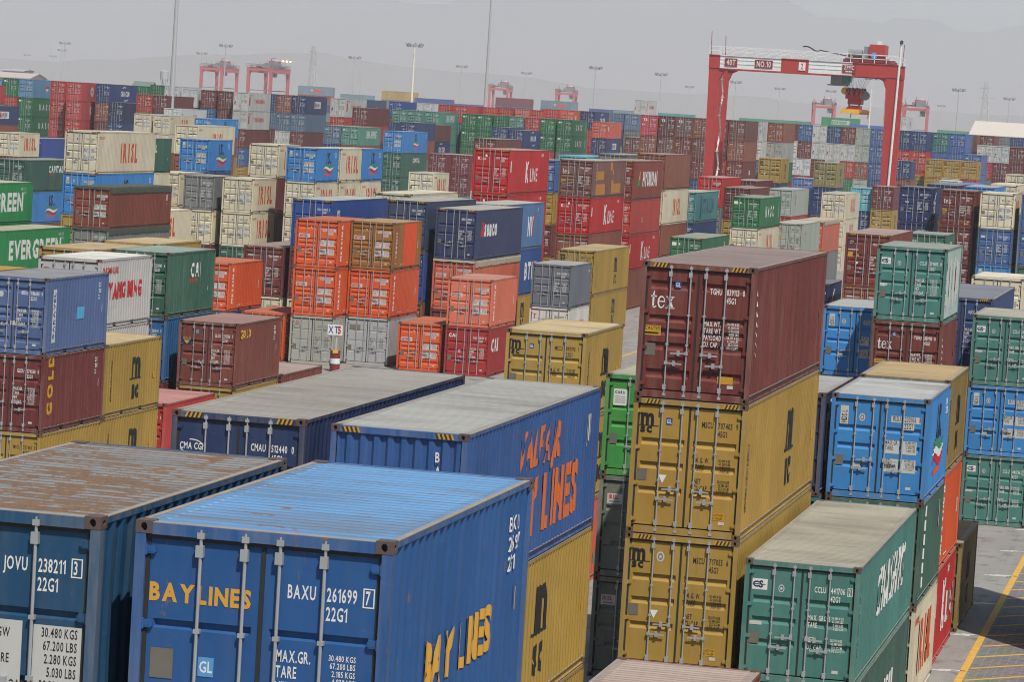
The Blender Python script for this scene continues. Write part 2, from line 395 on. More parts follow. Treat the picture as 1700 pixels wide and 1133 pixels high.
def part_mesh(kind, l, hc, st='A', s=1):
    L, h = LEN[l], HGT[hc]
    def mk():
        b = MB()
        if kind == 'frame': frame(b, L, h, hc, l == 0); return b.mesh('frame', ['paint', 'dark', 'l_ye', 'cast', 'ledge'])
        if kind == 'body1':
            frame(b, L, h, hc, l == 0)
            for q in (-1, 1): side_wall(b, L, h, q, .014)
            end_wall(b, L, h)
            for q in (-1, 1):
                for y0, y1 in ((0, .178), (L-.178, L)):
                    x0, x1 = sorted((q*(HW-.162), q*HW))
                    b.box(x0, x1, y0, y1, 0, .118, 3); b.box(x0, x1, y0, y1, h-.118, h, 3)
            return b.mesh('body', ['paint', 'dark', 'l_ye', 'cast', 'ledge'])
        if kind == 'side': side_wall(b, L, h, s, seed=int(st)); return b.mesh('side_wall', ['paint'])
        if kind == 'end': end_wall(b, L, h); return b.mesh('end_wall', ['paint'])
        if kind == 'roof': roof(b, L, h); return b.mesh('roof', ['roof'])
        if kind == 'door': leaf(b, s, h, st); return b.mesh('door', ['paint'])
        if kind == 'door1':
            leaf(b, s, h, st)
            for x in BX:
                if x*s > 0:
                    lock_bar(b, x, h, 1, False)
            for x, d in ((s*.59, -s), (s*.165, s)): handle(b, x, .80 if abs(x) > .3 else 1.0, d, 1)
            for f in (.06, .35, .64, .93): z = .17+f*(h-.3); x0, x1 = sorted((s*1.03, s*1.13)); b.box(x0, x1, .012, YF, z-.03, z+.03)
            return b.mesh('door', ['paint', 'steel'])
        if kind == 'bar': lock_bar(b, BX[s], h); return b.mesh('locking_bar', ['steel'])
        if kind == 'handle':
            x = BX[s]; sg = 1 if x > 0 else -1
            handle(b, x, (.98, .76)[abs(x) > .3], -sg if abs(x) > .3 else sg); return b.mesh('handle', ['steel'])
        if kind == 'hinge':
            x0, x1 = sorted((s*1.02, s*1.135)); b.box(x0, x1, .020, YF-.003, -.022, .022); b.box(x0+.01, x1-.01, .022, YF-.003, .022, .036); b.box(x0+.01, x1-.01, .022, YF-.003, -.036, -.022); b.bar((s*1.118, .022, -.05), (s*1.118, .022, .05), .018, 8)
            return b.mesh('hinge', ['paint'])
        if kind == 'cast': casting(b, s[0], *((0, .178) if s[1] == 0 else (L-.178, L)), *((0, .118) if s[2] == 0 else (h-.118, h))); return b.mesh('corner_casting', ['cast', 'dark'])
        if kind == 'tarp': tarp_skirt(b, L, h, random.Random(4)); return b.mesh('tarpaulin', [st])
        if kind == 'far': far_body(b, L, h, st); return b.mesh('container_shell', ['paint', 'roof2', 'dark', 'steel'])
    return cached((kind, l, hc, st, s), mk)
def far_body(b, L, h, st):
    """simpler shell for containers hundreds of metres away"""
    b.poly([(HW-.012,.05,.03),(HW-.012,L,.03),(HW-.012,L,h-.05),(HW-.012,.05,h-.05)]); b.poly([(-HW+.012,.05,.03),(-HW+.012,L,.03),(-HW+.012,L,h-.05),(-HW+.012,.05,h-.05)])
    b.poly([(-HW,L-.02,.03),(HW,L-.02,.03),(HW,L-.02,h-.02),(-HW,L-.02,h-.02)])
    b.poly([(-HW,0,h-.012),(HW,0,h-.012),(HW,L,h-.012),(-HW,L,h-.012)], 1)
    for s in (-1, 1):
        x0, x1 = sorted((s*1.11, s*HW)); b.box(x0, x1, 0, .12, 0, h-.02); b.box(x0, x1, L-.12, L, 0, h-.02)
        x0, x1 = sorted((s*1.16, s*HW)); b.box(x0, x1, .12, L-.12, h-.10, h-.02); b.box(x0, x1, .12, L-.12, .01, .15)
        leaf(b, s, h, st)
    b.box(-1.11, 1.11, .004, .1, h-.12, h-.02); b.box(-1.11, 1.11, .004, .1, .02, .165); b.box(-1.11, 1.11, .10, .104, .165, h-.12, 2)
    for x in BX: b.box(x-.02, x+.02, .0, .03, .08, h-.06, 3)

# ------------------------------------------------------------------ container lettering tables
TARPS = {'brnt': 'tarp', 'gryt': 'tarp', 'orgt': 'tarp2'}
SIDE_COL = {'cclw': alb((176, 196, 192))}
SIDE_DUST = {'cclw': .5}
ROOF_RUST = {'jovu': .57, 'bay': .26}
PANELS = dict(lg='data_panel', ye='warning_sticker', plate='data_plate', og='painted_panel', oc='paint_patch', pt='paint_patch', b='class_sticker', lb='class_sticker', ny='logo_panel', dt='painted_panel')
class LT:
    def __init__(s): s.p = []; s.n = 0; s.g = 'lettering'
    def add(s, P, c, part=None):
        s.n += 1; part = part or s.g; s.p += [(q, c, part, s.n) for q in P]
    def text(s, t, x, z, H, c, xs=.66, bold=1, right=False, **k):
        P, w = text2d(t, H, xs, bold, **k)
        s.add(mv(P, x-(w if right else 0), z), c); return w
    def rect(s, x0, x1, z0, z1, c): s.add(rect2d(x0, x1, z0, z1), c, PANELS.get(c))
def clip_x(P, a, b):
    for lim, sg in ((a, 1), (b, -1)):
        out = []
        for i in range(len(P)):
            p, q = P[i-1], P[i]; dp, dq = sg*(p[0]-lim), sg*(q[0]-lim)
            if (dp >= 0) != (dq >= 0):
                t = dp/(dp-dq); out.append((lim, p[1]+t*(q[1]-p[1])))
            if dq >= 0: out.append(q)
        P = out
        if len(P) < 3: return None
    return P
def split_parts(T, put, lod):
    """(part name, mesh) pairs: stickers, plates and panels are parts of their own on containers near enough to show them"""
    groups = {}; top = max([n for *_, n in T.p] or [1])
    for pts, c, part, n in T.p:
        k = (part, 0 if part.endswith('lettering') else n) if lod < 2 else ('lettering', 0)
        groups.setdefault(k, []).extend((q, c) for q in put(pts, n/top, part))
    return [(k[0], finish(v, k[0])) for k, v in groups.items() if v]
def finish(polys, name):
    if not polys: return None
    keys = []; b = MB()
    for pts, c in polys:
        k = 'l_'+c if c != 'plate' else 'plate'
        if k not in keys: keys.append(k)
        b.poly(pts, keys.index(k))
    return b.mesh(name, keys)
# identification codes by kind of box: owner, number, check digit, size
IDS = {'tex':('TGHU','839113 0','45G1'),'msc':('MSCU','707405 9','45G1'),'bay':('BAXU','261699 7','22G1'),'jovu':('JOVU','238211 3','22G1'),'cclu':('CCLU','441706 2','42G1'),
 'irsu':('IRSU','230106 8','22G1'),'bfku':('BFKU','786665 5','22G1'),'gldu':('GLDU','231508 7','22G1'),'gldr':('GLDU','374560 0','22G1'),'cma':('CMAU','512440 0','45G1'),'cclw':('CCLU','291400 0','22G1'),
 'irisl':('IRSU','221845 2','22G1'),'cai':('CAIU','215179 0','22G1'),'kline':('KLTU','752940 1','42G1'),'bax2':('BAXU','261545 5','22G1'),'capi':('CLHU','328147 4','22G1'),'carg':('CARU','410922 6','42G1')}
IDS['mscb'] = ('MSCU', '717055 6', '45G1'); IDS['mscc'] = ('MSCU', '893190 1', '22G1')
ALIAS = {'mscb': 'msc', 'mscc': 'msc'}
COLD = {'msc':'k','mscd':'k','msco':'k','irisl':'k','ym':'k','whr':'k','wht':'k','lgr':'gy','wgr':'gy','irdk':'k','oocl':'k'}
PANEL = ('irsu', 'org', 'brorg', 'orgt', 'pnk', 'irisl', 'brnt', 'redh')
NUMS = ('30.480 KGS', '67.200 LBS', '2.185 KGS', '4.820 LBS', '28.295 KGS', '62.380 LBS', '33.2 CU.M', '1.172 CU.FT')
def door_letters(tok, hc, s, lod): return cached(('dl', tok, hc, s, lod == 2), lambda: _door_letters(tok, hc, s, lod))
def _door_letters(tok, hc, s, lod):
    own, num, size = IDS.get(tok, ('', '', '')); tok0 = tok; tok = ALIAS.get(tok, tok); h = HGT[hc]; T = LT(); c = COLD.get(tok, 'w')
    if not own:
        q = random.Random(tok); own = {'c': 'CLHU', 't': 'TTNU', 'u': 'UACU', 'n': 'HJCU', 'm': 'TRLU', 'b': 'TOLU'}.get(tok[0], 'GESU'); num = '%06d %d' % (q.randrange(100000, 999999), q.randrange(10)); size = '45G1' if hc else '22G1'
    pan = tok in PANEL; ink = 'r' if tok in ('org', 'brorg', 'orgt', 'pnk') else 'k'
    if s == 1:
        T.g = 'owner_code_lettering'; zi = h-.62 if hc else h-.60
        if tok == 'jovu': zi = h-.56
        if tok == 'msc': zi = h-.55
        if pan and tok != 'irisl':
            T.rect(.28, .53, zi-.03, zi+.13, 'lg'); T.rect(.60, 1.02, zi-.03, zi+.13, 'lg'); T.rect(.60, .86, zi-.20, zi-.05, 'lg'); c = ink
        T.text(own, .51, zi, .122, c, .50, right=True); w = T.text(num[:6], .615, zi, .122, c, .50)
        T.text(num[-1], .655+w+.04, zi, .122, c, .50); T.text(size, .615, zi-.175, .122, c, .50)
        if tok in ('bay', 'jovu', 'cclu'):
            x0 = .655+w+.015; P = rect2d(x0-.0, x0+.11, zi-.03, zi-.018)+rect2d(x0, x0+.11, zi+.138, zi+.15)+rect2d(x0, x0+.012, zi-.018, zi+.138)+rect2d(x0+.098, x0+.11, zi-.018, zi+.138); T.add(P, c)
        T.g = 'weight_lettering'; zt = h-1.19 if not hc else h-1.30; words = ('MAX.GR.', 'TARE', 'NET', 'CU.CAP.')
        if tok in ('msc', 'mscd', 'msco'): words = ('M. G. W.', 'TARE', 'NET', 'CU.CAP.')
        if tok == 'cclu': words = ('MAX. GROSS', 'TARE', 'NET', 'CU. CAP')
        if tok == 'tex': words = ('MAX.WT.', 'TARE WT.', 'PAYLOAD', 'CU. CAP.')
        if tok == 'jovu':
            T.rect(.16, .49, h-2.06, h-1.03, 'lg'); T.rect(.60, 1.07, h-2.10, h-1.05, 'lg')
            for i, t in enumerate(('MGW', 'TARE', 'PAYLOAD', 'CU.CAP')): T.text(t, .19, h-1.19-.24*i, .085, 'k', .55)
            for i, t in enumerate(('30.480 KGS', '67.200 LBS', '2.280 KGS', '5.030 LBS', '28.200 KGS', '62.170 LBS', '33.2 CU.M', '1.171 CU.FT')): T.text(t, 1.03, h-1.16-.123*i, .085, 'k', .52, right=True)
        else:
            step = .145 if tok not in ('cclu',) else .155
            gapz = (0, step, 2*step+.16, 3*step+.16) if tok in ('msc', 'mscd', 'msco', 'cclu', 'irsu') else (0, step, 2*step, 3*step)
            if pan:
                for z0 in (zt-.22, zt-.22-.46): T.rect(.16, .52, z0, z0+.33, 'lg'); T.rect(.60, .95, z0, z0+.33, 'lg')
                gapz = (0, .13, .46, .59)
            for i, t in enumerate(words): T.text(t, .17, zt-gapz[i], .105, c if not pan else ink, .48)
            for i, t in enumerate(NUMS):
                zz = zt+.05-gapz[i//2]-.072*(i % 2); T.text(t, .92, zz, .052, c if not pan else ink, .62, right=True)
        if tok in ('msc', 'tex', 'mark'):
            T.rect(.52, .86, h-2.50, h-2.34, 'ye')
            if tok == 'msc': T.text('CAUTION', .59, h-2.41, .05, 'k', .7); T.text('HIGH TRAILER', .55, h-2.48, .05, 'k', .55)
        T.rect(.74, .87, .30, .37, 'lg')
    else:
        if tok == 'bay':
            T.text('BAY', -1.07, h-.73, .155, 'y', .80, 2); T.text('LINES', -.61, h-.73, .155, 'y', .80, 2)
            T.rect(-.57, -.42, h-1.40, h-1.22, 'lb'); T.text('GL', -.555, h-1.36, .10, 'w', .7)
        if tok in ('tex', 'texo', 'mart'):
            x = -1.0; H = .34
            for ch in 'tex':
                P, w = serif(ch); T.add([[(x+a*H*.52, h-.98+b*H*.74) for a, b in p] for p in P], 'w'); x += (w+.06)*H*.52
            T.rect(-.50, -.36, h-.54, h-.39, 'b'); T.text('GL', -.485, h-.51, .085, 'w', .7)
            if tok != 'mart': T.rect(-1.13, -.74, h-1.57, h-1.36, 'ye'); T.text('CAUTION', -1.09, h-1.45, .07, 'k', .8); T.rect(-1.09, -.79, h-1.54, h-1.50, 'k')
        if tok in ('msc', 'mscd', 'msco'):
            T.text('m', -1.05, h-.57, .335, 'k', .78, 2); T.rect(-1.10, -.66, h-.605, h-.585, 'k'); T.text('sc', -1.05, h-.735, .175, 'k', 1.02, 2)
            if tok0 == 'mscb': T.add(disc2d(-.44, h-.47, .085, .11), 'lg'); T.add(disc2d(-.44, h-.47, .055, .075, r0=.5), 'gy')
            else: T.rect(-.50, -.37, h-.55, h-.40, 'b'); T.text('GL', -.49, h-.52, .085, 'w', .7)
            T.add([[(-.60, h-1.62), (-.42, h-1.62), (-.51, h-1.80)]], 'w')
        if tok in ('cclu', 'cclw', 'cclt'):
            T.rect(-1.05, -.73, h-.64, h-.41, 'w'); T.add(arc2d(-.955, h-.525, .085, .07, 40, 320, .035), 'ny'); T.text('S', -.91, h-.595, .14, 'ny', .9, 2); T.rect(-1.0, -.77, h-.537, h-.517, 'ny')
            T.add(disc2d(-.43, h-.58, .065, .085), 'lg'); T.add(disc2d(-.43, h-.58, .045, .06, r0=.6), 'b')
            T.add(disc2d(-.93, .95, .03, .05), 'lg'); T.rect(-1.06, -.80, 1.20, 1.28, 'lg')
        if tok == 'irsu':
            T.rect(-.985, -.785, h-.76, h-.30, 'lg'); T.add(mv(up(text2d('HDS L', .13, .6)[0]), -.82, h-.73), 'k'); T.add(disc2d(-.44, h-.56, .075, .10), 'lg'); T.add(disc2d(-.44, h-.56, .05, .07, r0=.5), 'gy'); T.rect(-.62, -.42, .78, .88, 'lg')
        if tok == 'irisl':
            for x in (-.95, -.45): T.rect(x, x+.30, h-.62, h-.52, 'lg')
            T.text('IRISL', -.93, h-.60, .07, 'i', .6); T.add(disc2d(-.32, h-.57, .05, .06), 'b')
        if tok in ('org', 'brorg', 'orgt', 'pnk'):
            T.rect(-1.02, -.42, h-1.02, h-.80, 'lg'); T.text('MESSINA', -.98, h-.99, .11, 'r', .62, 2); T.rect(-.98, -.60, h-.86, h-.835, 'r'); T.add(disc2d(-.35, h-.45, .04, .05), 'lg')
        if tok == 'kline': T.text('K', -.95, h-.72, .17, 'w', 1.0, 2); T.text('LINE', -.70, h-.72, .11, 'w', .9, 1); T.add(disc2d(-.40, h-.45, .07, .09), 'w')
        if tok == 'cma':
            T.text('CMA CGM', -1.06, h-.68, .115, 'w', .58, 1); T.add(arc2d(-.85, h-.62, .22, .12, 20, 100, .018), 'w'); T.add(arc2d(-.85, h-.64, .22, .12, 200, 280, .018), 'w')
        if tok in ('nvyc', 'nvyb', 'nvyd'): T.text('CMA CGM', -1.0, h-.70, .10, 'w', .6, 1); T.rect(-.75, -.5, h-1.15, h-1.08, 'w')
        if tok == 'carg': T.rect(-1.0, -.66, h-.80, h-.38, 'w'); T.text('CARU', -.97, h-.50, .07, 'k', .8, 2); [T.rect(-.96, -.70, h-.58-.05*i, h-.565-.05*i, 'gy') for i in range(4)]
        if tok == 'cai': T.text('CAI', -1.03, h-.56, .17, 'w', .85, 2); T.add(disc2d(-.42, h-1.30, .06, .08, r0=.6), 'w')
        if tok == 'gldu': T.rect(-1.08, -.68, h-.98, h-.66, 'ny'); T.text('GOLD', -1.04, h-.76, .09, 'ye', .8, 2); T.add([[(-1.0, h-.80), (-.76, h-.80), (-.88, h-.95)]], 'y'); T.rect(-.52, -.40, h-.50, h-.36, 'lb'); T.add([[(-.3, .95), (-.12, .95), (-.21, .78)]], 'w')
        if tok == 'gldr': T.add([[(-.62, .95), (-.42, .95), (-.52, .75)]], 'w'); T.rect(-.75, -.45, h-.66, h-.52, 'lg')
        if tok == 'bfku': T.add(disc2d(-.42, h-.62, .08, .10), 'lg'); T.rect(-.06, .10, .95, 1.10, 'lg')
        if tok == 'irdk': T.rect(-1.0, -.62, h-.72, h-.46, 'lg'); T.text('IRISL', -.96, h-.60, .10, 'r', .7, 2); T.rect(-.95, -.67, h-.68, h-.65, 'gy')
        if tok in ('uasc', 'capm'): T.rect(-1.05, -.72, h-.62, h-.38, 'w'); T.add(disc2d(-.5, h-.5, .06, .08), 'w')
        if tok in ('capi', 'capd', 'cclw'): T.text('CAI' if tok == 'cclw' else 'CAPITAL', -1.05, h-.52-(.9 if tok == 'cclw' else 0), .11, 'w', .6)
        if tok in ('marf',):
            T.rect(-1.05, -.75, h-.70, h-.32, 'ny'); T.add(arc2d(-.88, h-.62, .16, .22, 40, 140, .05), 'ye'); T.add(arc2d(-.90, h-.70, .12, .18, 50, 140, .04), 'ye')
            T.rect(-1.06, -.79, h-1.28, h-1.02, 'ye'); T.add([[(-.60, h-1.26), (-.42, h-1.26), (-.51, h-1.08)]], 'ye'); T.add([[(-.60, h-1.55), (-.46, h-1.55), (-.53, h-1.70)]], 'w'); T.rect(-1.05, -.5, h-.92, h-.86, 'lg')
        if tok in ('mar', 'brno', 'marv'): T.rect(-.95, -.55, h-.58, h-.50, 'lg'); T.rect(-.40, -.30, h-1.35, h-1.25, 'w')
        if tok in ('mark', 'redk', 'brnk'): T.text('TS', -.85, h-.85, .33, 'w', .9, 2); T.rect(-1.0, -.6, h-1.45, h-1.30, 'ye' if tok == 'mark' else 'lg')
        if tok == 'brno': T.rect(-1.0, -.7, .8, .95, 'ye')
        if tok in ('redo', 'pnko', 'pno', 'redc'): T.add([[(-.75, h-.75), (-.45, h-.75), (-.60, h-.50)]], 'lg'); T.rect(-.95, -.75, h-1.4, h-1.3, 'lg')
        if tok == 'oocl': T.text('OOCL', -1.03, h-.62, .16, 'r', .72, 2); T.rect(-.85, -.55, h-1.35, h-1.12, 'ye')
        if tok in ('whr', 'wht', 'ym'): T.text('T', -1.0, h-.7, .28, 'r', .8, 1); T.rect(-.35, -.10, .55, .80, 'ye'); T.rect(-1.0, -.8, 1.2, 1.4, 'k')
        if tok in ('lgr',): T.add(disc2d(-.85, h-.40, .09, .09, r0=.6), 'r'); T.add(disc2d(-.85, h-.58, .20, .10, r0=.85), 'gy')
        if tok == 'wgr': T.rect(-1.0, -.40, h-.70, h-.42, 'gy')
        if tok in ('blub', 'bgr', 'bluw', 'blu', 'blud', 'teal', 'hanjin'): T.rect(-1.0, -.7, h-.65, h-.50, 'lg'); T.rect(-.5, -.42, h-1.4, h-1.3, 'w')
        if tok == 'cyn': T.rect(.0-.9, -.4, h-.8, h-.6, 'lg')
        if tok == 'redh': T.rect(-1.02, -.65, .55, .72, 'lg'); T.add([[(-.8, h-.85), (-.45, h-.85), (-.62, h-.55)]], 'g')
        if tok in ('bay', 'jovu'): T.rect(-1.03, -.81, h-1.45, h-1.17, 'plate')
        elif tok not in ('msc', 'irisl'): T.rect(-1.06, -.84, h*.31, h*.31+.26, 'plate')
        else: T.rect(-1.06, -.85, h*.39, h*.39+.25, 'plate')
    return split_parts(T, lambda p, n, part: [[(x, YF-.003-.003*n, z) for x, z in p]], lod)
def side_letters(tok, l, hc, s, lod): return cached(('sl', tok, l, hc, s, lod), lambda: _side_letters(tok, l, hc, s, lod))
def end_letters(l, hc):
    T = LT(); h = HGT[hc]
    for i, ch in enumerate('BAXU7'): T.text(ch, .66, h-.52-.25*i, .17, 'w', .62)
    return finish([([(-x, LEN[l]-.024, z) for x, z in p], c) for p, c, *_ in T.p], 'lettering')
def _side_letters(tok, l, hc, s, lod):
    tok = ALIAS.get(tok, tok); flat = lod == 2; L, h = LEN[l], HGT[hc]; T = LT(); C = L/2
    def ctr(t, cy, z, H, c, xs, bold=1, sh=0, **k):
        P, w = text2d(t, H, xs, bold, **k)
        if sh: P = shear(P, sh)
        T.add(mv(P, cy-w/2, z), c)
    if tok == 'irisl': ctr('IRISL', L*.53, h*.28, 1.22, 'i', .66, 2, mono=.98); T.g = 'small_lettering'; T.text('IRISL LINES', .3, h-.52, .16, 'i', .8); T.g = 'lettering'
    if tok in ('msc', 'mscd', 'msco'):
        k = 1.0 if l == 0 else 1.18; cy = L*(.55 if l == 0 else .60)
        P, w = text2d('m', 1.02*k, .82, 2); T.add(mv(P, cy-w/2, h*.48), 'k'); T.rect(cy-w/2-.16, cy+w/2+.16, h*.455, h*.475, 'k'); P, w2 = text2d('sc', .66*k, .80, 2); T.add(mv(P, cy-w2/2, h*.195), 'k')
        T.g = 'upright_lettering'; T.add(mv(up(text2d('MEDITERRANEAN SHIPPING', .12, .62)[0]), .75, .55), 'k'); T.g = 'lettering'
        if tok == 'msc': T.rect(L-.75, L-.62, h*.42, h*.50, 'ye')
    if tok == 'irsu':
        cy = L*.52; T.text('IS.', cy-.55, h*.55, .80, 'k', 1.0, 2)
        for z0, c in ((h*.42, 'g'), (h*.345, 'w'), (h*.27, 'r')):
            n = 10; f = lambda i: (cy-1.3+2.8*i/n, z0+.15*math.sin(i*.62+.6)+.02*i*.6)
            T.add([[f(i), f(i+1), (f(i+1)[0], f(i+1)[1]+.24*math.sin(math.pi*(i+1.2)/(n+1))), (f(i)[0], f(i)[1]+.24*math.sin(math.pi*(i+.2)/(n+1)))] for i in range(n)], c)
        T.rect(cy-1.1, cy+.7, h*.19, h*.24, 'og'); T.text('IRSU', L-1.0, h-.5, .17, 'w', .6); T.text('22G1', L-1.0, h-.72, .17, 'w', .6)
    if tok == 'kline': P, w = text2d('K', 1.25, .75, 2); T.add(mv(P, L*.40, h*.28), 'w'); T.text('LINE', L*.40+w+.5, h*.28, .85, 'w', .85, 1, gap=.24); T.rect(.25, .5, h*.5, h*.75, 'w'); T.text('K LINE', L-2.6, h-.45, .2, 'w', .9)
    if tok == 'uasc': ctr('UASC', L*.46, h*.36, .85, 'w', .85, 2, gap=1.0); T.rect(L-1.2, L-1.0, h*.28, h*.80, 'w')
    if tok == 'hyun': ctr('HYUNDAI', L*.56, h*.36, .98, 'w', .82, 2, sh=.08); T.add([[(1.6, h*.36), (2.7, h*.36), (2.7, h*.72)]], 'g'); T.add([[(2.1, h*.52), (2.7, h*.52), (2.7, h*.78)]], 'y')
    if tok == 'evg': ctr('EVERGREEN', L*.50, h*.32, 1.05, 'w', .92, 2); T.text('EMCU 271', L-2.1, h-.5, .16, 'lg', .8); T.text('42G1', L-1.6, h-.75, .16, 'lg', .8)
    if tok == 'ym': ctr('YANG MING', L*.50, h*.42, .56 if l == 0 else .62, 'r', .72 if l == 0 else .95, 2); T.text('YANG MING LINE', .35, h-.55, .22, 'r', .65); (T.rect(.55, 1.2, h*.3, h*.75, 'r') if l else None)
    if tok in ('capi', 'capd'): ctr('CAI' if l == 0 else 'CAPITAL', L*.58, h*.60, .50, 'w', .95, 2); T.text('INTERMODAL', L*.45, h*.50, .14, 'i', .8); T.rect(L-.9, L-.84, h*.35, h*.42, 'w')
    if tok == 'capm': T.text('CAI', L-2.2, h-.8, .3, 'w', .7)
    if tok == 'gldu': T.text('GOLD', .45, h-.62, .32, 'y', .95, 2)
    if tok == 'gldr': T.add(mv(up(text2d('GOLD', .42, 1.0, 2, gap=.3)[0]), .95, .55), 'ye')
    if tok in ('gldu', 'gldr', 'bfku', 'bay', 'jovu'):
        T.g = 'owner_code_lettering'
        for i, t in enumerate(('BAXU', '261699 7', '22G1') if tok in ('bay', 'jovu') else ('2315', '1508', '22')): T.text(t, L-.98, h-.48-.21*i, .15, 'w', .62)
        T.rect(L-.62, L-.56, h-1.35, h-1.10, 'w' if tok != 'bay' else 'y'); T.g = 'lettering'
    if tok == 'bfku': T.rect(.62, .92, .40, h-.40, 'lg'); T.add(mv(up(text2d('CARAVEL', .22, .85, 2, gap=.25)[0]), .88, .50), 'b'); T.rect(2.9, 3.7, h*.42, h*.58, 'pt')
    if tok == 'bay': ctr('BAY LINES', 2.95, h-1.60, .43, 'y', .80, 2)
    if tok == 'bax': ctr('VALFAJR', 6.3, h-1.08, .70, 'o', .80, 1, sh=.18, gap=.2); ctr('BAY LINES', 6.9, h-2.36, .98, 'o', .82, 2); [T.rect(L-1.5+.22*i, L-1.46+.22*i, h-1.25+.1*i, h-.5, 'lg') for i in range(4)]
    if tok in ('cclu', 'cclt'): ctr('CHINA SHIPPING', L*.56, h*.40, .98, 'w', .50, 1, sh=.22); T.add(mv(up(text2d('CHINA SHIPPING LINE', .12, .8)[0]), .55, .5), 'w'); T.text('42', L-.9, h-.5, .14, 'w')
    if tok == 'cclw': [T.rect(.4+.5*i+rr*.3, .62+.5*i+rr*.35, .4+rr, h-.35-(.6*rr), 'lg') for i, rr in enumerate((.2, .0, .5, .1, .7, .3, .0, .6, .2, .4))]; T.add(mv(up(text2d('CHINA SHIPPING', .14, .8)[0]), .42, .5), 'w')
    if tok == 'dgr': [T.rect(1.1, 1.24, .35+.36*i, .62+.36*i, 'w') for i in range(6)]; T.rect(4.9, 5.1, h-1.1, h-.4, 'w')
    if tok == 'dgw': T.text('CAPITAL', L*.42, h*.38, .75, 'w', .6, 1, gap=.5)
    if tok in ('org', 'brorg', 'pnk'):
        T.rect(.42, .80, .35, h-.55, 'lg' if tok == 'brorg' else 'lg') if tok == 'brorg' else None
        T.add(mv(up(text2d('MESSINA', .30, .88, 2, gap=.28)[0]), .78, .40), 'w' if tok != 'brorg' else 'r'); T.rect(L-.75, L-.68, h*.42, h*.58, 'lg')
        [T.rect(1.7+.3*i, 1.8+.3*i, .28, .32, 'w') for i in (0, 1, 2, 6, 7, 8)]
    if tok == 'brorg': T.rect(2.1, 5.0, .18, h-.09, 'og')
    if tok == 'seaco': T.add([[(1.1, h-1.55), (1.9, h-1.55), (1.9, h-.70), (1.35, h-.70)]], 'r'); T.text('seaco', 2.0, h-1.5, .92, 'w', .86, 2)
    if tok in ('nvyp',):
        C = C if l else 1.1
        T.add(disc2d(C+.6, h*.55, 1.05, .95, 18, r0=.62), 'w'); T.add(disc2d(C+.6, h*.55, .30, .3, 10), 'w'); T.add(disc2d(C+.25, h*.50, .22, .2, 8), 'r'); [T.rect(C-.1+.35*i, C+.08+.35*i, .35, h*.26, 'w') for i in range(4)]
    if tok == 'hanjin': T.rect(C-1.2, C+2.4, h*.33, h*.70, 'w'); T.text('HANJIN', C-1.0, h*.40, .62, 'ny', .75, 2); T.rect(C-1.05, C-.5, h*.38, h*.65, 'r')
    if tok == 'nvyc': ctr('CMA CGM', C+.6, h*.38, .72, 'w', .72, 2); T.add(arc2d(C+.3, h*.55, 1.9, .95, 70, 125, .13), 'w'); T.add(arc2d(C+.9, h*.45, 1.9, .95, 250, 305, .13), 'w')
    if tok == 'pno': T.add(disc2d(C-1.4, h*.52, .75, .75, 14, r0=.35), 'lg'); T.text('P.O', C-.2, h*.35, .8, 'br', .8, 2)
    if tok == 'oocl': T.text('OO', L*.16, h*.62, .36, 'r', .8, 2); T.text('CL', L*.17, h*.44, .36, 'r', .8, 2)
    if tok in ('whr', 'wht'): T.rect(.9, 1.25, h*.25, h*.72, 'gy'); T.text('OPS', C-.2, h*.36, .8, 'r', .7, 2)
    if tok == 'tealv': T.rect(L*.20, L*.27, h*.10, h*.86, 'dt'); T.text('ITALIA', L*.32, h*.30, 1.15, 'dt', .85, 2, gap=.32)
    if tok == 'bluh': T.rect(.95, 1.6, h*.52, h*.80, 'lg'); T.add(mv(up(text2d('TAL', .25, .7, 2)[0]), 1.45, h*.55), 'k')
    if tok == 'blut': T.text('BTNL', L*.60, h*.34, 1.0, 'w', .85, 2, gap=.3)
    if tok == 'blud': T.text('NV', L*.62, h*.30, 1.1, 'w', .6, 2); T.add(mv(shear(text2d('/', 1.3, .8, 2)[0], .1), L*.72, h*.30), 'r'); T.text('22G1', L-2.0, h-.55, .2, 'w')
    if tok == 'nvyd': T.add([[(1.4, h*.55), (1.9, h*.55), (3.0, h*.85), (2.5, h*.85)]], 'w'); T.text('EVD', 1.0, h*.28, .8, 'w', .8, 1)
    if tok in ('lbl', 'nvyl'): T.rect(C-.5, C+.9, h*.52, h*.66, 'r'); T.rect(C-.5, C+.7, h*.40, h*.51, 'w')
    if tok == 'grys': T.rect(C-.4, C+2.0, h*.35, h*.65, 'og'); T.text('HL', C-1.6, h*.45, .5, 'w', .8, 2)
    if tok == 'evgs': T.rect(C-2.8, C+3.0, h*.25, h*.72, 'lg'); T.text('EVERGREEN', C-2.6, h*.33, .8, 'g', .62, 2)
    if tok == 'blus': T.text('CS', .5, h*.3, 1.2, 'w', .8, 2); T.text('blue', 9.2, h*.4, .4, 'lb', .7)
    if tok == 'texo': [T.rect(a, b, c, d, 'oc') for a, b, c, d in ((1.2, 4.6, .2, .95), (1.5, 4.0, 1.25, 1.85), (7.0, 10.6, .25, .95), (7.0, 7.8, .95, 1.2), (6.3, 7.1, 1.9, 2.5), (7.3, 7.7, 1.6, 1.95))]; [T.rect(1.2, 1.32, 1.2+.25*i, 1.35+.25*i, 'w') for i in range(5)]
    if tok == 'redc': [T.rect(a, a+.7, c, c+.32, 'gy') for a, c in ((4.7, .9), (4.9, .35), (3.2, .5))]; T.text('CAI', 4.0, h*.66, .3, 'k', .9, 2)
    if tok == 'bluw': T.text('LS', L*.35, h*.32, 1.15, 'o', .8, 2)
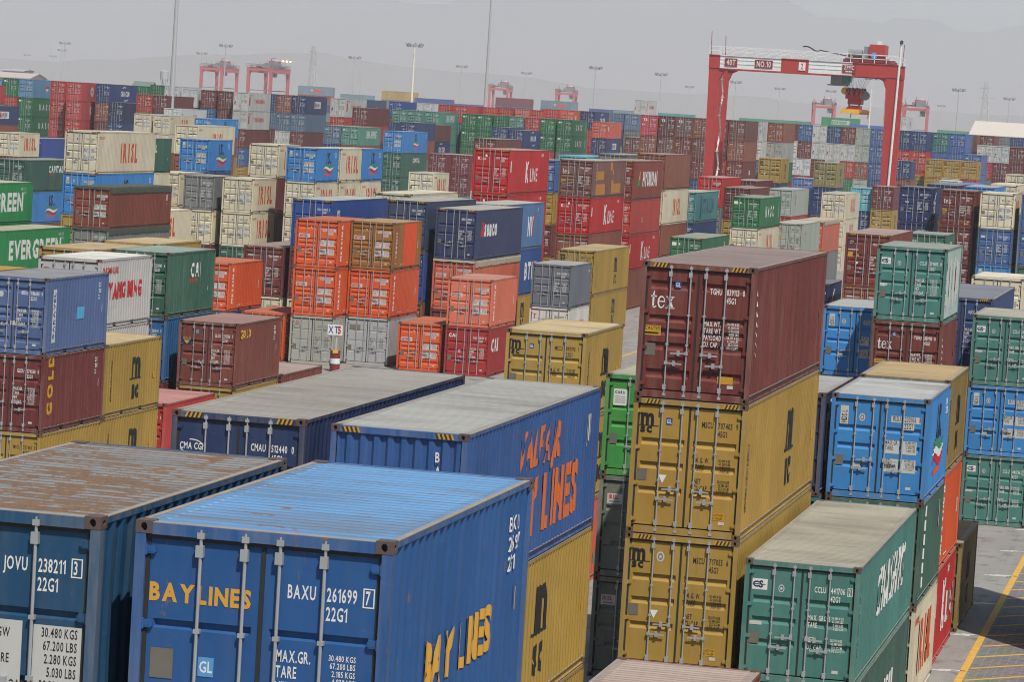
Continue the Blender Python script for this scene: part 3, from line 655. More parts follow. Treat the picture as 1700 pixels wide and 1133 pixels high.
    if tok in ('tex', 'mart'): [T.add([[(.55+.03*i, h-.62-.22*i), (.62+.03*i, h-.62-.22*i), (.60, h-.50-.22*i)]], 'w') for i in range(7)]; T.rect(L-.9, L-.75, h*.45, h*.53, 'ye')
    if tok == 'cai': T.text('CAI', .5, h*.52, .62, 'w', .9, 2)
    if tok == 'redo' and l: T.text('CAI', L*.35, h*.35, .4, 'lg', .6)
    if tok == 'marf' and l: T.text('ne', L*.45, h*.35, .9, 'w', .8, 2)
    if tok == 'orgs': T.rect(.8, 1.5, h*.45, h*.7, 'w')
    if tok == 'teals': T.rect(C, C+2, h*.4, h*.6, 'lg')
    if tok == 'brnt': T.rect(L-1.0, L-.75, h-.95, h-.55, 'lg'); T.rect(L-1.0, L-.8, h-1.3, h-1.1, 'gy')
    if tok == 'nvyg': T.rect(2.6, 2.75, h*.5, h*.6, 'lg')
    if tok == 'gryd': T.rect(L-.8, L-.5, h-.55, h-.42, 'lg'); T.add(disc2d(L-1.9, .55, .07, .07), 'r')
    pr = wall_profile(L, .027 if lod == 0 else .014)
    def put(p, n, part):
        q = [((a if s > 0 else L-a), z) for a, z in p]
        if flat: return [[(s*(HW-.009+.006*n), a, z) for a, z in q]]
        out = []; y0, y1 = min(t[0] for t in q), max(t[0] for t in q); lift = .0015+.003*n
        for (ya, da), (yb, db) in zip(pr, pr[1:]):
            if yb <= y0 or ya >= y1: continue
            k = clip_x(q, ya, yb)
            if k: out.append([(s*(1.212-(da+(db-da)*(y-ya)/(yb-ya))+lift), y, z) for y, z in k])
        return out
    return split_parts(T, put, lod)


# ------------------------------------------------------------------ build the stacks
PAL = {
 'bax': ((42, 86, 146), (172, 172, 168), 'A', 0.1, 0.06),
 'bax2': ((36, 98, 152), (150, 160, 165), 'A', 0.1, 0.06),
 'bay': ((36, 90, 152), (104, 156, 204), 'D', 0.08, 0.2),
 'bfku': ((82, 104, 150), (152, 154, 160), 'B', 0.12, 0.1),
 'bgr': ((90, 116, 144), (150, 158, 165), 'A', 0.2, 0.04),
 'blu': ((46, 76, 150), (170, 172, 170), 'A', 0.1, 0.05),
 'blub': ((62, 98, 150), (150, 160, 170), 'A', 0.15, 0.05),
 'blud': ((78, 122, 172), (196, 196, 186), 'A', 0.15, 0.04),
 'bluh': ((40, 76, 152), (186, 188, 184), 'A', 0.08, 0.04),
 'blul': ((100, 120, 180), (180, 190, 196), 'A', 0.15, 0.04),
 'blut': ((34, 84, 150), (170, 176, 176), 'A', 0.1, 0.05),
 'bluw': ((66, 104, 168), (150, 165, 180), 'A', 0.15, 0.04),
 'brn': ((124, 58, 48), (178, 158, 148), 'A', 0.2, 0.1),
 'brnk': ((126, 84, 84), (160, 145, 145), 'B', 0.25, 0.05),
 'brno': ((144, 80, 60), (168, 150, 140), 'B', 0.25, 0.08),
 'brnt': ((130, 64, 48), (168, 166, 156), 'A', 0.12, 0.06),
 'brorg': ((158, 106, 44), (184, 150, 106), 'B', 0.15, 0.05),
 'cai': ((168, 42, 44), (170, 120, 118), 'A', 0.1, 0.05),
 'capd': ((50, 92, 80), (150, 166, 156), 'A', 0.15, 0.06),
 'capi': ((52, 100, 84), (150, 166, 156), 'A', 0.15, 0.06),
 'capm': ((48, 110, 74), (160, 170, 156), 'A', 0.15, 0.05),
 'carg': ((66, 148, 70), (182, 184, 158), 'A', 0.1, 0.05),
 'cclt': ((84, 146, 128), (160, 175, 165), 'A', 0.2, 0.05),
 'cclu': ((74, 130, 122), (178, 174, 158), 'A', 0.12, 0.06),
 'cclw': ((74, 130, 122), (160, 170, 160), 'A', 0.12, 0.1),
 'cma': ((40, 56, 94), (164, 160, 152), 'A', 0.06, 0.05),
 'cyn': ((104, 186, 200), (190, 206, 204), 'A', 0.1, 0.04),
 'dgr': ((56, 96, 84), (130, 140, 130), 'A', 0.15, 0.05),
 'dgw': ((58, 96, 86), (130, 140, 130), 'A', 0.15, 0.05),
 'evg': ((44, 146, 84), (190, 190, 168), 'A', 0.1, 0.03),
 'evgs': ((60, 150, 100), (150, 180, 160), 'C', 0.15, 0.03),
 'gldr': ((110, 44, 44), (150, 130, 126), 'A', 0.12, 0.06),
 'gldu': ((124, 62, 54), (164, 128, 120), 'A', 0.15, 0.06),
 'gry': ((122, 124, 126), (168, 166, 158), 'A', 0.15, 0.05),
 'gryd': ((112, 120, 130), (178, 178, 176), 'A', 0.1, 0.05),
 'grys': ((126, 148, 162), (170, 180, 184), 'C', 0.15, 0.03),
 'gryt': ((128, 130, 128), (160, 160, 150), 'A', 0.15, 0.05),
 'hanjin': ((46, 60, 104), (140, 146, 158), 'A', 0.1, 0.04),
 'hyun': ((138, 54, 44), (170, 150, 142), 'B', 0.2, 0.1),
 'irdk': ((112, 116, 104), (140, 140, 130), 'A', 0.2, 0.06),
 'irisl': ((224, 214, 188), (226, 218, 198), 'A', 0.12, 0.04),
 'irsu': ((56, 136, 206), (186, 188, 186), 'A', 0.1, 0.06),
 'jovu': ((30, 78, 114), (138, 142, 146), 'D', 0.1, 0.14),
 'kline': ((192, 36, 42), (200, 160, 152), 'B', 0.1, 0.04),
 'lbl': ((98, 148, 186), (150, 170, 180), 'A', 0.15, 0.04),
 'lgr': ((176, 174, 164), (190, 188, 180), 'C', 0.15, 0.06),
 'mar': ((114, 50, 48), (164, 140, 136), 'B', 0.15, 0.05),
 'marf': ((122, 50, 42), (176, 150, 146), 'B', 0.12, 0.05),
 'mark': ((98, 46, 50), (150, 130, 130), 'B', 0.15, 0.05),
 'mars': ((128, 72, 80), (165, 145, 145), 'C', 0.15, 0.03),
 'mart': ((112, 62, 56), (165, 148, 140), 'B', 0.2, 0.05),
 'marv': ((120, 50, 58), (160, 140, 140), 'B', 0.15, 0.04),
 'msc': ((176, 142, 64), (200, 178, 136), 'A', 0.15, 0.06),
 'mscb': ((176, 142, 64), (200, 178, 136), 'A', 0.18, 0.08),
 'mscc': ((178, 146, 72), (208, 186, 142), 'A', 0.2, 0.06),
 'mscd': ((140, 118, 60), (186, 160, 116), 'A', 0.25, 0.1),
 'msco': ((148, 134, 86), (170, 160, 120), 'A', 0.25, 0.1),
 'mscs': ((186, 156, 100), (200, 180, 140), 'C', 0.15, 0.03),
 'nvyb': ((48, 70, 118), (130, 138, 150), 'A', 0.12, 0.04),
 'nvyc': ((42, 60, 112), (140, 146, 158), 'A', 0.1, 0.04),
 'nvyd': ((36, 52, 100), (120, 126, 140), 'A', 0.08, 0.03),
 'nvyg': ((56, 70, 100), (184, 182, 172), 'A', 0.12, 0.05),
 'nvyl': ((70, 90, 126), (150, 155, 165), 'A', 0.15, 0.04),
 'nvyp': ((46, 56, 92), (172, 172, 170), 'A', 0.1, 0.05),
 'nvys': ((76, 92, 146), (150, 158, 170), 'C', 0.15, 0.03),
 'oocl': ((176, 184, 174), (206, 206, 196), 'C', 0.12, 0.04),
 'org': ((222, 92, 32), (196, 110, 74), 'B', 0.1, 0.05),
 'orgs': ((222, 100, 74), (200, 140, 124), 'A', 0.15, 0.04),
 'orgt': ((210, 100, 72), (206, 150, 126), 'B', 0.25, 0.05),
 'pnk': ((220, 116, 90), (196, 142, 124), 'A', 0.15, 0.08),
 'pno': ((190, 66, 68), (180, 150, 146), 'A', 0.2, 0.05),
 'red': ((190, 50, 48), (198, 140, 138), 'A', 0.15, 0.05),
 'redc': ((206, 84, 64), (210, 150, 130), 'A', 0.25, 0.1),
 'redh': ((206, 44, 40), (206, 120, 112), 'A', 0.1, 0.04),
 'redk': ((196, 70, 78), (200, 150, 150), 'B', 0.2, 0.04),
 'redo': ((186, 58, 50), (190, 150, 145), 'A', 0.2, 0.05),
 'seaco': ((52, 64, 104), (190, 184, 174), 'A', 0.12, 0.05),
 'teal': ((60, 126, 130), (150, 170, 168), 'A', 0.15, 0.05),
 'tealv': ((74, 138, 140), (186, 190, 176), 'A', 0.15, 0.04),
 'tex': ((112, 46, 42), (150, 132, 128), 'B', 0.15, 0.05),
 'texo': ((122, 78, 72), (190, 184, 172), 'B', 0.25, 0.15),
 'uasc': ((46, 116, 72), (150, 170, 150), 'B', 0.1, 0.03),
 'wgr': ((186, 188, 190), (200, 200, 198), 'C', 0.15, 0.08),
 'whr': ((210, 212, 212), (222, 222, 218), 'C', 0.12, 0.04),
 'wht': ((220, 218, 212), (224, 222, 216), 'C', 0.12, 0.04),
 'ym': ((204, 204, 200), (226, 226, 220), 'C', 0.12, 0.06),}
ROWS = [
('bay', -7.21, 28.85, 7.785, 0, 0, 0, 0, 0, 'bright blue container with yellow lettering and rust spots on roof'),
('jovu', -9.95, 28.76, 7.785, 0, 0, 0, 0, 0, 'dark blue container with a heavily rusted roof'),
('tex', -9.8, 69.23, 8.395, 1, 1, 0, 0, 0, 'maroon container with white serif lettering on its door, stacked on a mustard yellow one'),
('cclu', -7.16, 69.01, 2.595, 1, 0, 0, 0, 0, 'teal green container with white logo plate, stacked on a dark green one'),
('bax', -12.63, 55.36, 5.8, 1, 1, 0, 1, 0, 'royal blue container with orange side lettering'),
('msc', -9.8, 69.23, 5.495, 1, 1, 0, 0, 0, 'mustard yellow container with black logo, under a maroon one'),
('mscb', -9.8, 69.23, 2.595, 1, 1, 0, 0, 0, 'mustard yellow container with a white oval seal beside its logo'),
('cma', -15.61, 55.64, 5.8, 1, 1, 0, 0, 0, 'navy container with white arc logo and striped header'),
('irsu', -7.09, 82.05, 5.19, 0, 0, 0, 0, 0, 'sky blue container with white data panels, beside a navy one'),
('bfku', -38.22, 103.91, 5.19, 0, 0, 0, 0, 0, 'slate blue container with white vertical name strip'),
('msc', -12.63, 55.36, 2.9, 1, 1, 0, 1, 0, 'mustard yellow container with black logo, under a royal blue one'),
('gldr', -38.22, 103.91, 2.595, 0, 0, 0, 0, 0, 'dark maroon container with yellow vertical lettering'),
('gldu', -38.16, 125.46, 2.595, 0, 0, 0, 0, 0, 'reddish brown container with small yellow side letters'),
('mscc', -18.62, 96.62, 5.19, 0, 0, 0, 0, 0, 'ochre yellow container with broad sandy roof'),
('cclw', -9.71, 115.15, 7.785, 0, 0, 0, 0, 0, 'battered teal container with whitened side and torn white seam'),
('seaco', -42.23, 184.2, 5.495, 1, 1, 1, 0, 0, 'navy container with red and white lettering on its side'),
('capi', -41.16, 125.54, 5.19, 0, 0, 0, 0, 0, 'dark green container with white initials on its side, stacked on a steel blue one'),
('msc', -38.34, 110.46, 2.595, 0, 0, 0, 0, 0, 'mustard yellow container with black logo, beside a steel blue one'),
('cclu', -6.87, 123.2, 0, 0, 0, 0, 0, 0, 'teal green container with white logo plate, under a sky blue one'),
('ym', -41.11, 117.21, 5.19, 0, 0, 0, 0, 0, 'pale grey container with red side lettering, beside a dark green one'),
('brnt', -69.16, 198.41, 5.19, 1, 0, 1, 0, 0, 'rust brown open top container under an olive tarpaulin'),
('cclu', -6.87, 123.2, 5.19, 0, 0, 0, 0, 0, 'teal green container with white logo plate, stacked on a sky blue one'),
('irsu', -6.87, 123.2, 2.595, 0, 0, 0, 0, 0, 'sky blue container with white data panels, under a teal green one'),
('irisl', -76.34, 216.0, 8.09, 1, 1, 1, 0, 0, 'cream container with orange-red side lettering, stacked on a sky blue one'),
('irsu', -12.28, 122.2, 5.19, 0, 0, 0, 0, 0, 'sky blue container with white data panels, beside a maroon one'),
('pnk', -38.2, 171.27, 2.595, 0, 0, 1, 0, 0, 'salmon pink container with a white side strip'),
('brorg', -44.16, 172.97, 5.19, 0, 0, 1, 0, 0, 'brown container with a bright orange side panel'),
('tex', -9.71, 115.15, 5.19, 0, 0, 0, 0, 0, 'maroon container with white serif lettering on its door, under a battered teal one'),
('kline', -46.15, 209.81, 8.7, 1, 1, 1, 0, 0, 'bright red container with white lettering, stacked on a bright red one'),
('org', -44.16, 172.97, 2.595, 0, 0, 1, 0, 0, 'orange container with white data panels, under a brown one'),
('carg', -12.92, 82.62, 5.19, 0, 0, 0, 0, 0, 'leaf green container with white notice panel'),
('mscd', -7.19, 89.01, 5.19, 0, 0, 0, 0, 0, 'dull ochre container with black side logo, stacked on a orange one'),
('irdk', -12.92, 82.62, 2.595, 0, 0, 0, 0, 0, 'grey green container with small white nameplate, under a leaf green one'),
('brn', -7.25, 48.87, 2.595, 0, 0, 0, 0, 0, 'brown container with a dusty top, beside a mustard yellow one'),
('cai', -38.2, 171.27, 0, 0, 0, 1, 0, 0, 'crimson container with white initials'),
('dgr', -7.09, 82.05, 2.595, 0, 0, 0, 0, 0, 'dark green container with a column of white side lettering'),
('org', -46.63, 170.79, 5.19, 0, 0, 1, 0, 0, 'orange container with white data panels, stacked on a orange one'),
('gryd', -38.45, 193.69, 2.595, 0, 0, 1, 0, 0, 'slate grey container with dark doors'),
('irdk', -12.92, 82.62, 0, 0, 0, 0, 0, 0, 'grey green container with small white nameplate, under a grey green one'),
('org', -46.63, 170.79, 2.595, 0, 0, 1, 0, 0, 'orange container with white data panels, under a orange one'),
('lgr', -46.63, 170.79, 0, 0, 0, 1, 0, 0, 'light grey container with rounded door emblem'),
('wgr', -44.16, 172.97, 0, 0, 0, 1, 0, 0, 'pale silver container with scuffed doors'),
('texo', -43.98, 227.0, 8.395, 1, 0, 1, 0, 0, 'faded maroon container with ochre patches on its side'),
('org', -40.91, 171.73, 0, 0, 0, 1, 0, 0, 'orange container with white data panels, beside a rusty brown one'),
('org', -52.06, 169.15, 2.595, 0, 0, 1, 0, 0, 'orange container with white data panels, beside a dark green one'),
('kline', -43.98, 227.0, 5.8, 1, 0, 1, 0, 0, 'bright red container with white lettering, under a faded maroon one'),
('msc', -40.07, 209.23, 2.595, 1, 1, 1, 0, 0, 'mustard yellow container with black logo, beside a bright red one'),
('marf', -18.28, 179.8, 5.8, 1, 1, 1, 0, 0, 'maroon container with yellow door sign and blue emblem, stacked on a rusty brown one'),
('evg', -71.7, 186.32, 2.595, 1, 0, 1, 0, 0, 'emerald green container with large white lettering, beside a emerald green one'),
('nvyb', -9.03, 129.38, 5.19, 1, 1, 0, 0, 0, 'plain navy container, beside a teal green one'),
('irisl', -7.09, 82.05, 0, 0, 0, 0, 0, 0, 'cream container with orange-red side lettering, beside a bright red one'),
('mscd', -7.09, 95.88, 0, 0, 0, 0, 0, 0, 'dull ochre container with black side logo'),
('bluh', -50.75, 184.2, 5.495, 1, 1, 1, 0, 0, 'royal blue container with white upright side tag'),
('orgt', -42.23, 184.2, 2.595, 1, 1, 1, 0, 0, 'faded orange open top container under a pale tarpaulin, under a navy one'),
('irisl', -72.66, 240.82, 5.19, 0, 0, 1, 0, 0, 'cream container with orange-red side lettering, top, 18th stack of middle blocks'),
('nvyp', -9.64, 81.62, 5.19, 0, 0, 0, 0, 0, 'navy container with round white side emblem'),
('nvyg', -45.17, 184.2, 5.8, 1, 1, 1, 0, 0, 'grey navy container with striped header'),
('irsu', -68.26, 242.5, 7.785, 0, 0, 1, 0, 0, 'sky blue container with white data panels, top, 22nd stack of middle blocks'),
('msc', -38.22, 103.91, 0, 0, 0, 0, 0, 0, 'mustard yellow container with black logo, under a dark maroon one'),
('msc', -38.34, 110.46, 0, 0, 0, 0, 0, 0, 'mustard yellow container with black logo, beside a red one'),
('irsu', -79.28, 250.24, 7.785, 0, 0, 1, 0, 0, 'sky blue container with white data panels, beside a mid grey one'),
('capd', -95.12, 252.04, 5.19, 1, 0, 1, 0, 0, 'deep green container with white lettering high on door'),
('mar', -53.58, 184.4, 2.595, 1, 1, 1, 0, 0, 'plain maroon container, stacked on a cream one'),
('irisl', -72.66, 240.82, 2.595, 0, 0, 1, 0, 0, 'cream container with orange-red side lettering, 2nd from top, 18th stack of middle blocks'),
('uasc', -38.89, 274.7, 5.495, 1, 0, 1, 0, 0, 'green container with spaced white letters, stacked on a cream one'),
('dgw', -7.16, 69.01, 0, 1, 0, 0, 0, 0, 'dark green container with white side marks'),
('hyun', -43.41, 239.64, 8.09, 1, 1, 1, 0, 0, 'brick red container with large white letters and green mark'),
('nvyd', -21.8, 242.2, 7.785, 0, 0, 1, 0, 0, 'deep navy container with white bars on side, stacked on a deep navy one'),
('kline', -7.19, 89.01, 0, 0, 0, 0, 0, 0, 'bright red container with white lettering, under a orange one'),
('org', -7.19, 89.01, 2.595, 0, 0, 0, 0, 0, 'orange container with white data panels, under a dull ochre one'),
('irisl', -15.7, 239.23, 7.785, 0, 0, 1, 0, 0, 'cream container with orange-red side lettering, stacked on a mid blue one'),
('tex', -18.58, 240.07, 7.785, 0, 0, 1, 0, 0, 'maroon container with white serif lettering on its door, stacked on a plain maroon one'),
('blub', -15.7, 239.23, 5.19, 0, 0, 1, 0, 0, 'mid blue container with scuffed doors, under a cream one'),
('bax2', -41.16, 125.54, 2.595, 0, 0, 0, 0, 0, 'steel blue container with white code on door'),
('gry', -75.73, 240.82, 5.19, 0, 0, 1, 0, 0, 'mid grey container with faint door marks, stacked on a cream one'),
('evg', -74.85, 187.68, 5.19, 1, 0, 1, 0, 0, 'emerald green container with large white lettering, beside a deep green one'),
('irsu', -76.34, 216.0, 5.19, 1, 1, 1, 0, 0, 'sky blue container with white data panels, under a cream one'),
('red', -38.34, 117.41, 0, 0, 0, 0, 0, 0, 'red container with a pinkish top'),
('irisl', -72.78, 247.65, 7.785, 0, 0, 1, 0, 0, 'cream container with orange-red side lettering, stacked on a plain maroon one'),
('redo', -43.41, 239.64, 5.495, 1, 0, 1, 0, 0, 'plain red container, under a brick red one'),
('blud', -43.71, 197.5, 5.495, 1, 1, 1, 0, 0, 'dusty blue container with red and white letters'),
('brno', -45.86, 267.52, 8.395, 1, 1, 1, 0, 0, 'rusty brown container with pale door bands, stacked on a cream one'),
('oocl', -36.86, 287.01, 2.9, 1, 1, 1, 0, 0, 'light grey green container with red initials, beside a faded orange one'),
('gryt', -69.16, 198.41, 2.595, 1, 0, 1, 0, 0, 'grey open top container under a dark tarpaulin'),
('msc', -40.07, 209.23, 0, 1, 0, 1, 0, 0, 'mustard yellow container with black logo, beside a off-white one'),
('irisl', -38.39, 331.08, 5.19, 1, 0, 2, 0, 0, 'cream container with orange-red side lettering, beside a turquoise one'),
('irsu', -98.46, 387.07, 8.09, 1, 0, 2, 0, 0, 'sky blue container with white data panels, beside a wine red one'),
('irisl', -128.88, 339.27, 5.8, 0, 0, 2, 0, 0, 'cream container with orange-red side lettering, beside a blue one'),
('irisl', -45.86, 267.52, 5.495, 1, 1, 1, 0, 0, 'cream container with orange-red side lettering, under a rusty brown one'),
('tealv', -45.19, 279.84, 5.495, 1, 0, 1, 0, 0, 'teal container with dark vertical letters on its side'),
('capi', -98.46, 387.07, 5.19, 1, 1, 2, 0, 0, 'dark green container with white initials on its side, under a sky blue one'),
('capm', -37.38, 235.85, 2.9, 1, 1, 1, 0, 0, 'grass green container with white initial on door'),
('irisl', -75.73, 240.82, 2.595, 0, 0, 1, 0, 0, 'cream container with orange-red side lettering, under a mid grey one'),
('irisl', -68.26, 242.5, 5.19, 0, 0, 1, 0, 0, 'cream container with orange-red side lettering, 2nd from top, 22nd stack of middle blocks'),
('irisl', -100.98, 314.92, 7.785, 1, 1, 2, 0, 0, 'cream container with orange-red side lettering, top, 14th stack of middle blocks'),
('kline', -43.41, 239.64, 2.9, 1, 0, 1, 0, 0, 'bright red container with white lettering, under a plain red one'),
('irsu', -95.12, 252.04, 2.595, 1, 0, 1, 0, 0, 'sky blue container with white data panels, under a deep green one'),
('irisl', -9.62, 157.09, 5.19, 0, 0, 1, 0, 0, 'cream container with orange-red side lettering, beside a mid blue one'),
('irisl', -38.89, 274.7, 2.9, 1, 0, 1, 0, 0, 'cream container with orange-red side lettering, under a green one'),
('oocl', -42.08, 318.55, 5.495, 1, 0, 2, 0, 0, 'light grey green container with red initials, beside a light grey green one'),
('brno', -43.98, 227.0, 2.9, 1, 1, 1, 0, 0, 'rusty brown container with pale door bands, beside a bright red one'),
('irisl', -68.07, 248.68, 7.785, 0, 0, 1, 0, 0, 'cream container with orange-red side lettering, top, 25th stack of middle blocks'),
('org', -49.43, 170.94, 0, 0, 0, 1, 0, 0, 'orange container with white data panels, beside a cream one'),
('mar', -18.58, 240.07, 5.19, 0, 0, 1, 0, 0, 'plain maroon container, beside a dark green one'),
('msco', -40.86, 342.89, 8.09, 0, 0, 2, 0, 0, 'olive container with dark logo'),
('msc', -43.63, 124.02, 5.19, 0, 0, 0, 0, 0, 'mustard yellow container with black logo, beside a slate blue one'),
('cclt', -119.75, 445.57, 7.785, 1, 0, 2, 0, 0, 'sea green container with white side lettering, beside a plain maroon one'),
('nvyc', -170.22, 486, 11.295, 1, 1, 2, 0, 0, 'navy container with white arc logo on side, stacked on a rusty brown one'),
('irisl', -73.66, 302.11, 5.19, 0, 0, 2, 0, 0, 'cream container with orange-red side lettering, beside a wine red one'),
('wht', -38.45, 193.69, 0, 0, 0, 1, 0, 0, 'off-white container with red side emblem, under a slate grey one'),
('msc', -47.43, 348.36, 8.09, 0, 0, 2, 0, 0, 'mustard yellow container with black logo, beside a pale violet blue one'),
('blut', -43.71, 197.5, 2.595, 1, 1, 1, 0, 0, 'blue container with large white side letters'),
('orgt', -36.53, 299.32, 2.9, 1, 1, 2, 0, 0, 'faded orange open top container under a pale tarpaulin, stacked on a mid grey one'),
('ym', -152.48, 500, 11.295, 1, 1, 2, 0, 0, 'pale grey container with red side lettering, beside a plain maroon one'),
('irsu', -67.99, 254.86, 7.785, 0, 0, 1, 0, 0, 'sky blue container with white data panels, beside a dark green one'),
('msc', -43.81, 131.82, 5.19, 0, 0, 0, 0, 0, 'mustard yellow container with black logo, beside a dark green one'),
('blu', -45.17, 184.2, 2.9, 1, 1, 1, 0, 0, 'blue container with striped header, under a grey navy one'),
('mar', -37.75, 371.15, 5.495, 0, 0, 2, 0, 0, 'plain maroon container, stacked on a mustard yellow one'),
('mar', -126.07, 474, 10.38, 1, 0, 2, 0, 0, 'plain maroon container, beside a blue grey one'),
('irisl', -77.29, 228.31, 2.595, 1, 0, 1, 0, 0, 'cream container with orange-red side lettering, beside a mid grey one'),
('brn', -38.66, 133.95, 0, 0, 0, 0, 0, 0, 'brown container with a dusty top, beside a navy one'),
('bgr', -146.48, 512, 8.395, 1, 1, 2, 0, 0, 'blue grey container, under a navy one'),
('hanjin', -146.48, 512, 11.295, 1, 1, 2, 0, 0, 'navy container with white and red name panel, stacked on a blue grey one'),
('redh', -49.76, 323.73, 5.8, 1, 1, 2, 0, 0, 'scarlet container with white corner emblem'),
('mar', -42.94, 296.23, 5.495, 1, 1, 1, 0, 0, 'plain maroon container, top, 50th stack of middle blocks'),
('ym', -152.48, 500, 8.395, 1, 1, 2, 0, 0, 'pale grey container with red side lettering, beside a blue grey one'),
('lbl', -184.72, 491, 11.295, 1, 1, 2, 0, 0, 'pale blue container with small red and white label'),
('mart', -68.83, 466, 11.6, 1, 1, 2, 0, 0, 'maroon container with small white door lettering, stacked on a rusty brown one'),
('brno', -68.83, 466, 8.7, 1, 1, 2, 0, 0, 'rusty brown container with pale door bands, beside a light grey green one'),
('irisl', -145.51, 440.7, 7.785, 1, 0, 2, 0, 0, 'cream container with orange-red side lettering, top, 10th stack of middle blocks'),
('kline', -46.15, 209.81, 5.8, 1, 1, 1, 0, 0, 'bright red container with white lettering, under a bright red one'),
('irisl', -49.33, 197.0, 5.8, 1, 1, 1, 0, 0, 'cream container with orange-red side lettering, beside a grey navy one'),
('uasc', -184.72, 491, 8.395, 1, 1, 2, 0, 0, 'green container with spaced white letters, under a pale blue one'),
('mar', -155.65, 470, 10.38, 1, 0, 2, 0, 0, 'plain maroon container, top, 9th stack of far wall'),
('capi', -80.31, 231.75, 7.785, 1, 0, 1, 0, 0, 'dark green container with white initials on its side, stacked on a cream one'),
('pno', -173.84, 483, 11.295, 1, 1, 2, 0, 0, 'crimson container with a grey faded side emblem, stacked on a crimson one'),
('brno', -45.86, 267.52, 2.9, 1, 0, 1, 0, 0, 'rusty brown container with pale door bands, under a cream one'),
('brno', -65.86, 484, 11.6, 1, 1, 2, 0, 0, 'rusty brown container with pale door bands, stacked on a light grey green one'),
('pno', -173.84, 483, 8.395, 1, 1, 2, 0, 0, 'crimson container with a grey faded side emblem, under a crimson one'),
('blu', -129.37, 347.45, 5.19, 1, 0, 2, 0, 0, 'blue container with striped header, beside a cream one'),
('nvyp', -160.58, 464.63, 8.7, 1, 1, 2, 0, 0, 'navy container with round white side emblem, stacked on a plain navy one'),
('ym', -134.47, 492, 11.295, 1, 1, 2, 0, 0, 'pale grey container with red side lettering, stacked on a plain red one'),
('msc', -38.16, 125.46, 0, 0, 0, 0, 0, 0, 'mustard yellow container with black logo, under a reddish brown one'),
('brno', -43.41, 239.64, 0, 1, 1, 1, 0, 0, 'rusty brown container with pale door bands, beside a mustard yellow one'),
('irisl', -79.53, 244.06, 5.19, 0, 0, 1, 0, 0, 'cream container with orange-red side lettering, top, 11th stack of middle blocks'),
('msc', -37.75, 371.15, 2.9, 0, 0, 2, 0, 0, 'mustard yellow container with black logo, under a plain maroon one'),
('uasc', -184.72, 491, 5.495, 1, 1, 2, 0, 0, 'green container with spaced white letters, 3rd from top, 3rd stack of far wall'),
('uasc', -104.04, 517, 10.38, 1, 0, 2, 0, 0, 'green container with spaced white letters, beside a green one'),
('marf', -68.83, 466, 5.8, 1, 1, 2, 0, 0, 'maroon container with yellow door sign and blue emblem, under a rusty brown one'),
('orgs', -98.01, 515, 10.38, 1, 0, 2, 0, 0, 'coral orange container with small white emblem, stacked on a navy one'),
('mar', -152.48, 500, 5.495, 1, 1, 2, 0, 0, 'plain maroon container, under a pale grey one'),
('uasc', -104.04, 517, 7.785, 1, 0, 2, 0, 0, 'green container with spaced white letters, 2nd from top, 39th stack of far wall'),
('capi', -17.59, 206.99, 5.495, 0, 0, 1, 0, 0, 'dark green container with white initials on its side'),
('marv', -100.62, 419.03, 5.19, 1, 0, 2, 0, 0, 'wine red container with white door tags'),
('mart', -75.67, 336.69, 8.395, 1, 0, 2, 0, 0, 'maroon container with small white door lettering, beside a bright red one'),
('mar', -146.48, 512, 5.495, 1, 1, 2, 0, 0, 'plain maroon container, under a blue grey one'),
('nvyc', -106.78, 494.05, 8.395, 1, 0, 2, 0, 0, 'navy container with white arc logo on side, beside a plain red one'),
('hanjin', -98.01, 515, 7.785, 1, 0, 2, 0, 0, 'navy container with white and red name panel, under a coral orange one'),
('bluw', -40.7, 500, 11.6, 1, 1, 2, 0, 0, 'blue container with orange side mark, beside a blue green one'),
('cclt', -123.07, 506.36, 10.38, 1, 0, 2, 0, 0, 'sea green container with white side lettering, beside a maroon one'),
('oocl', -65.86, 484, 8.7, 1, 1, 2, 0, 0, 'light grey green container with red initials, under a rusty brown one'),
('nvyb', -45.62, 492, 11.6, 1, 1, 2, 0, 0, 'plain navy container, beside a blue green one'),
('nvyb', -44.18, 455.37, 7.785, 0, 0, 2, 0, 0, 'plain navy container, beside a mustard yellow one'),
('marv', -98.15, 421.59, 5.19, 1, 0, 2, 0, 0, 'wine red container with white door tags, stacked on a wine red one'),
('brno', -18.28, 179.8, 2.9, 1, 1, 1, 0, 0, 'rusty brown container with pale door bands, beside a deep navy one'),
('marv', -98.15, 421.59, 2.595, 1, 0, 2, 0, 0, 'wine red container with white door tags, under a wine red one'),
('nvyb', -118.58, 473.3, 8.7, 1, 0, 2, 0, 0, 'plain navy container, beside a white one'),
('capi', -98.46, 387.07, 2.595, 1, 0, 2, 0, 0, 'dark green container with white initials on its side, under a dark green one'),
('mar', -71.38, 466, 11.6, 1, 1, 2, 0, 0, 'plain maroon container, stacked on a plain maroon one'),
('redk', -81.49, 466, 11.6, 1, 1, 2, 0, 0, 'rose red container with faded lettering'),
('msc', -36.86, 476.95, 8.09, 0, 0, 2, 0, 0, 'mustard yellow container with black logo, top, 7th stack of block before the far wall'),
('irisl', -148.31, 440.7, 7.785, 1, 0, 2, 0, 0, 'cream container with orange-red side lettering, top, 8th stack of middle blocks'),
('hanjin', -164.83, 420.92, 7.785, 1, 0, 2, 0, 0, 'navy container with white and red name panel'),
('msc', -43.71, 197.5, 0, 1, 0, 1, 0, 0, 'mustard yellow container with black logo, under a blue one'),
('mart', -73.93, 466, 8.7, 1, 1, 2, 0, 0, 'maroon container with small white door lettering, under a rusty brown one'),
('nvyd', -22.31, 187.13, 2.9, 0, 0, 1, 0, 0, 'deep navy container with white bars on side'),
('brno', -73.93, 466, 11.6, 1, 1, 2, 0, 0, 'rusty brown container with pale door bands, stacked on a maroon one'),
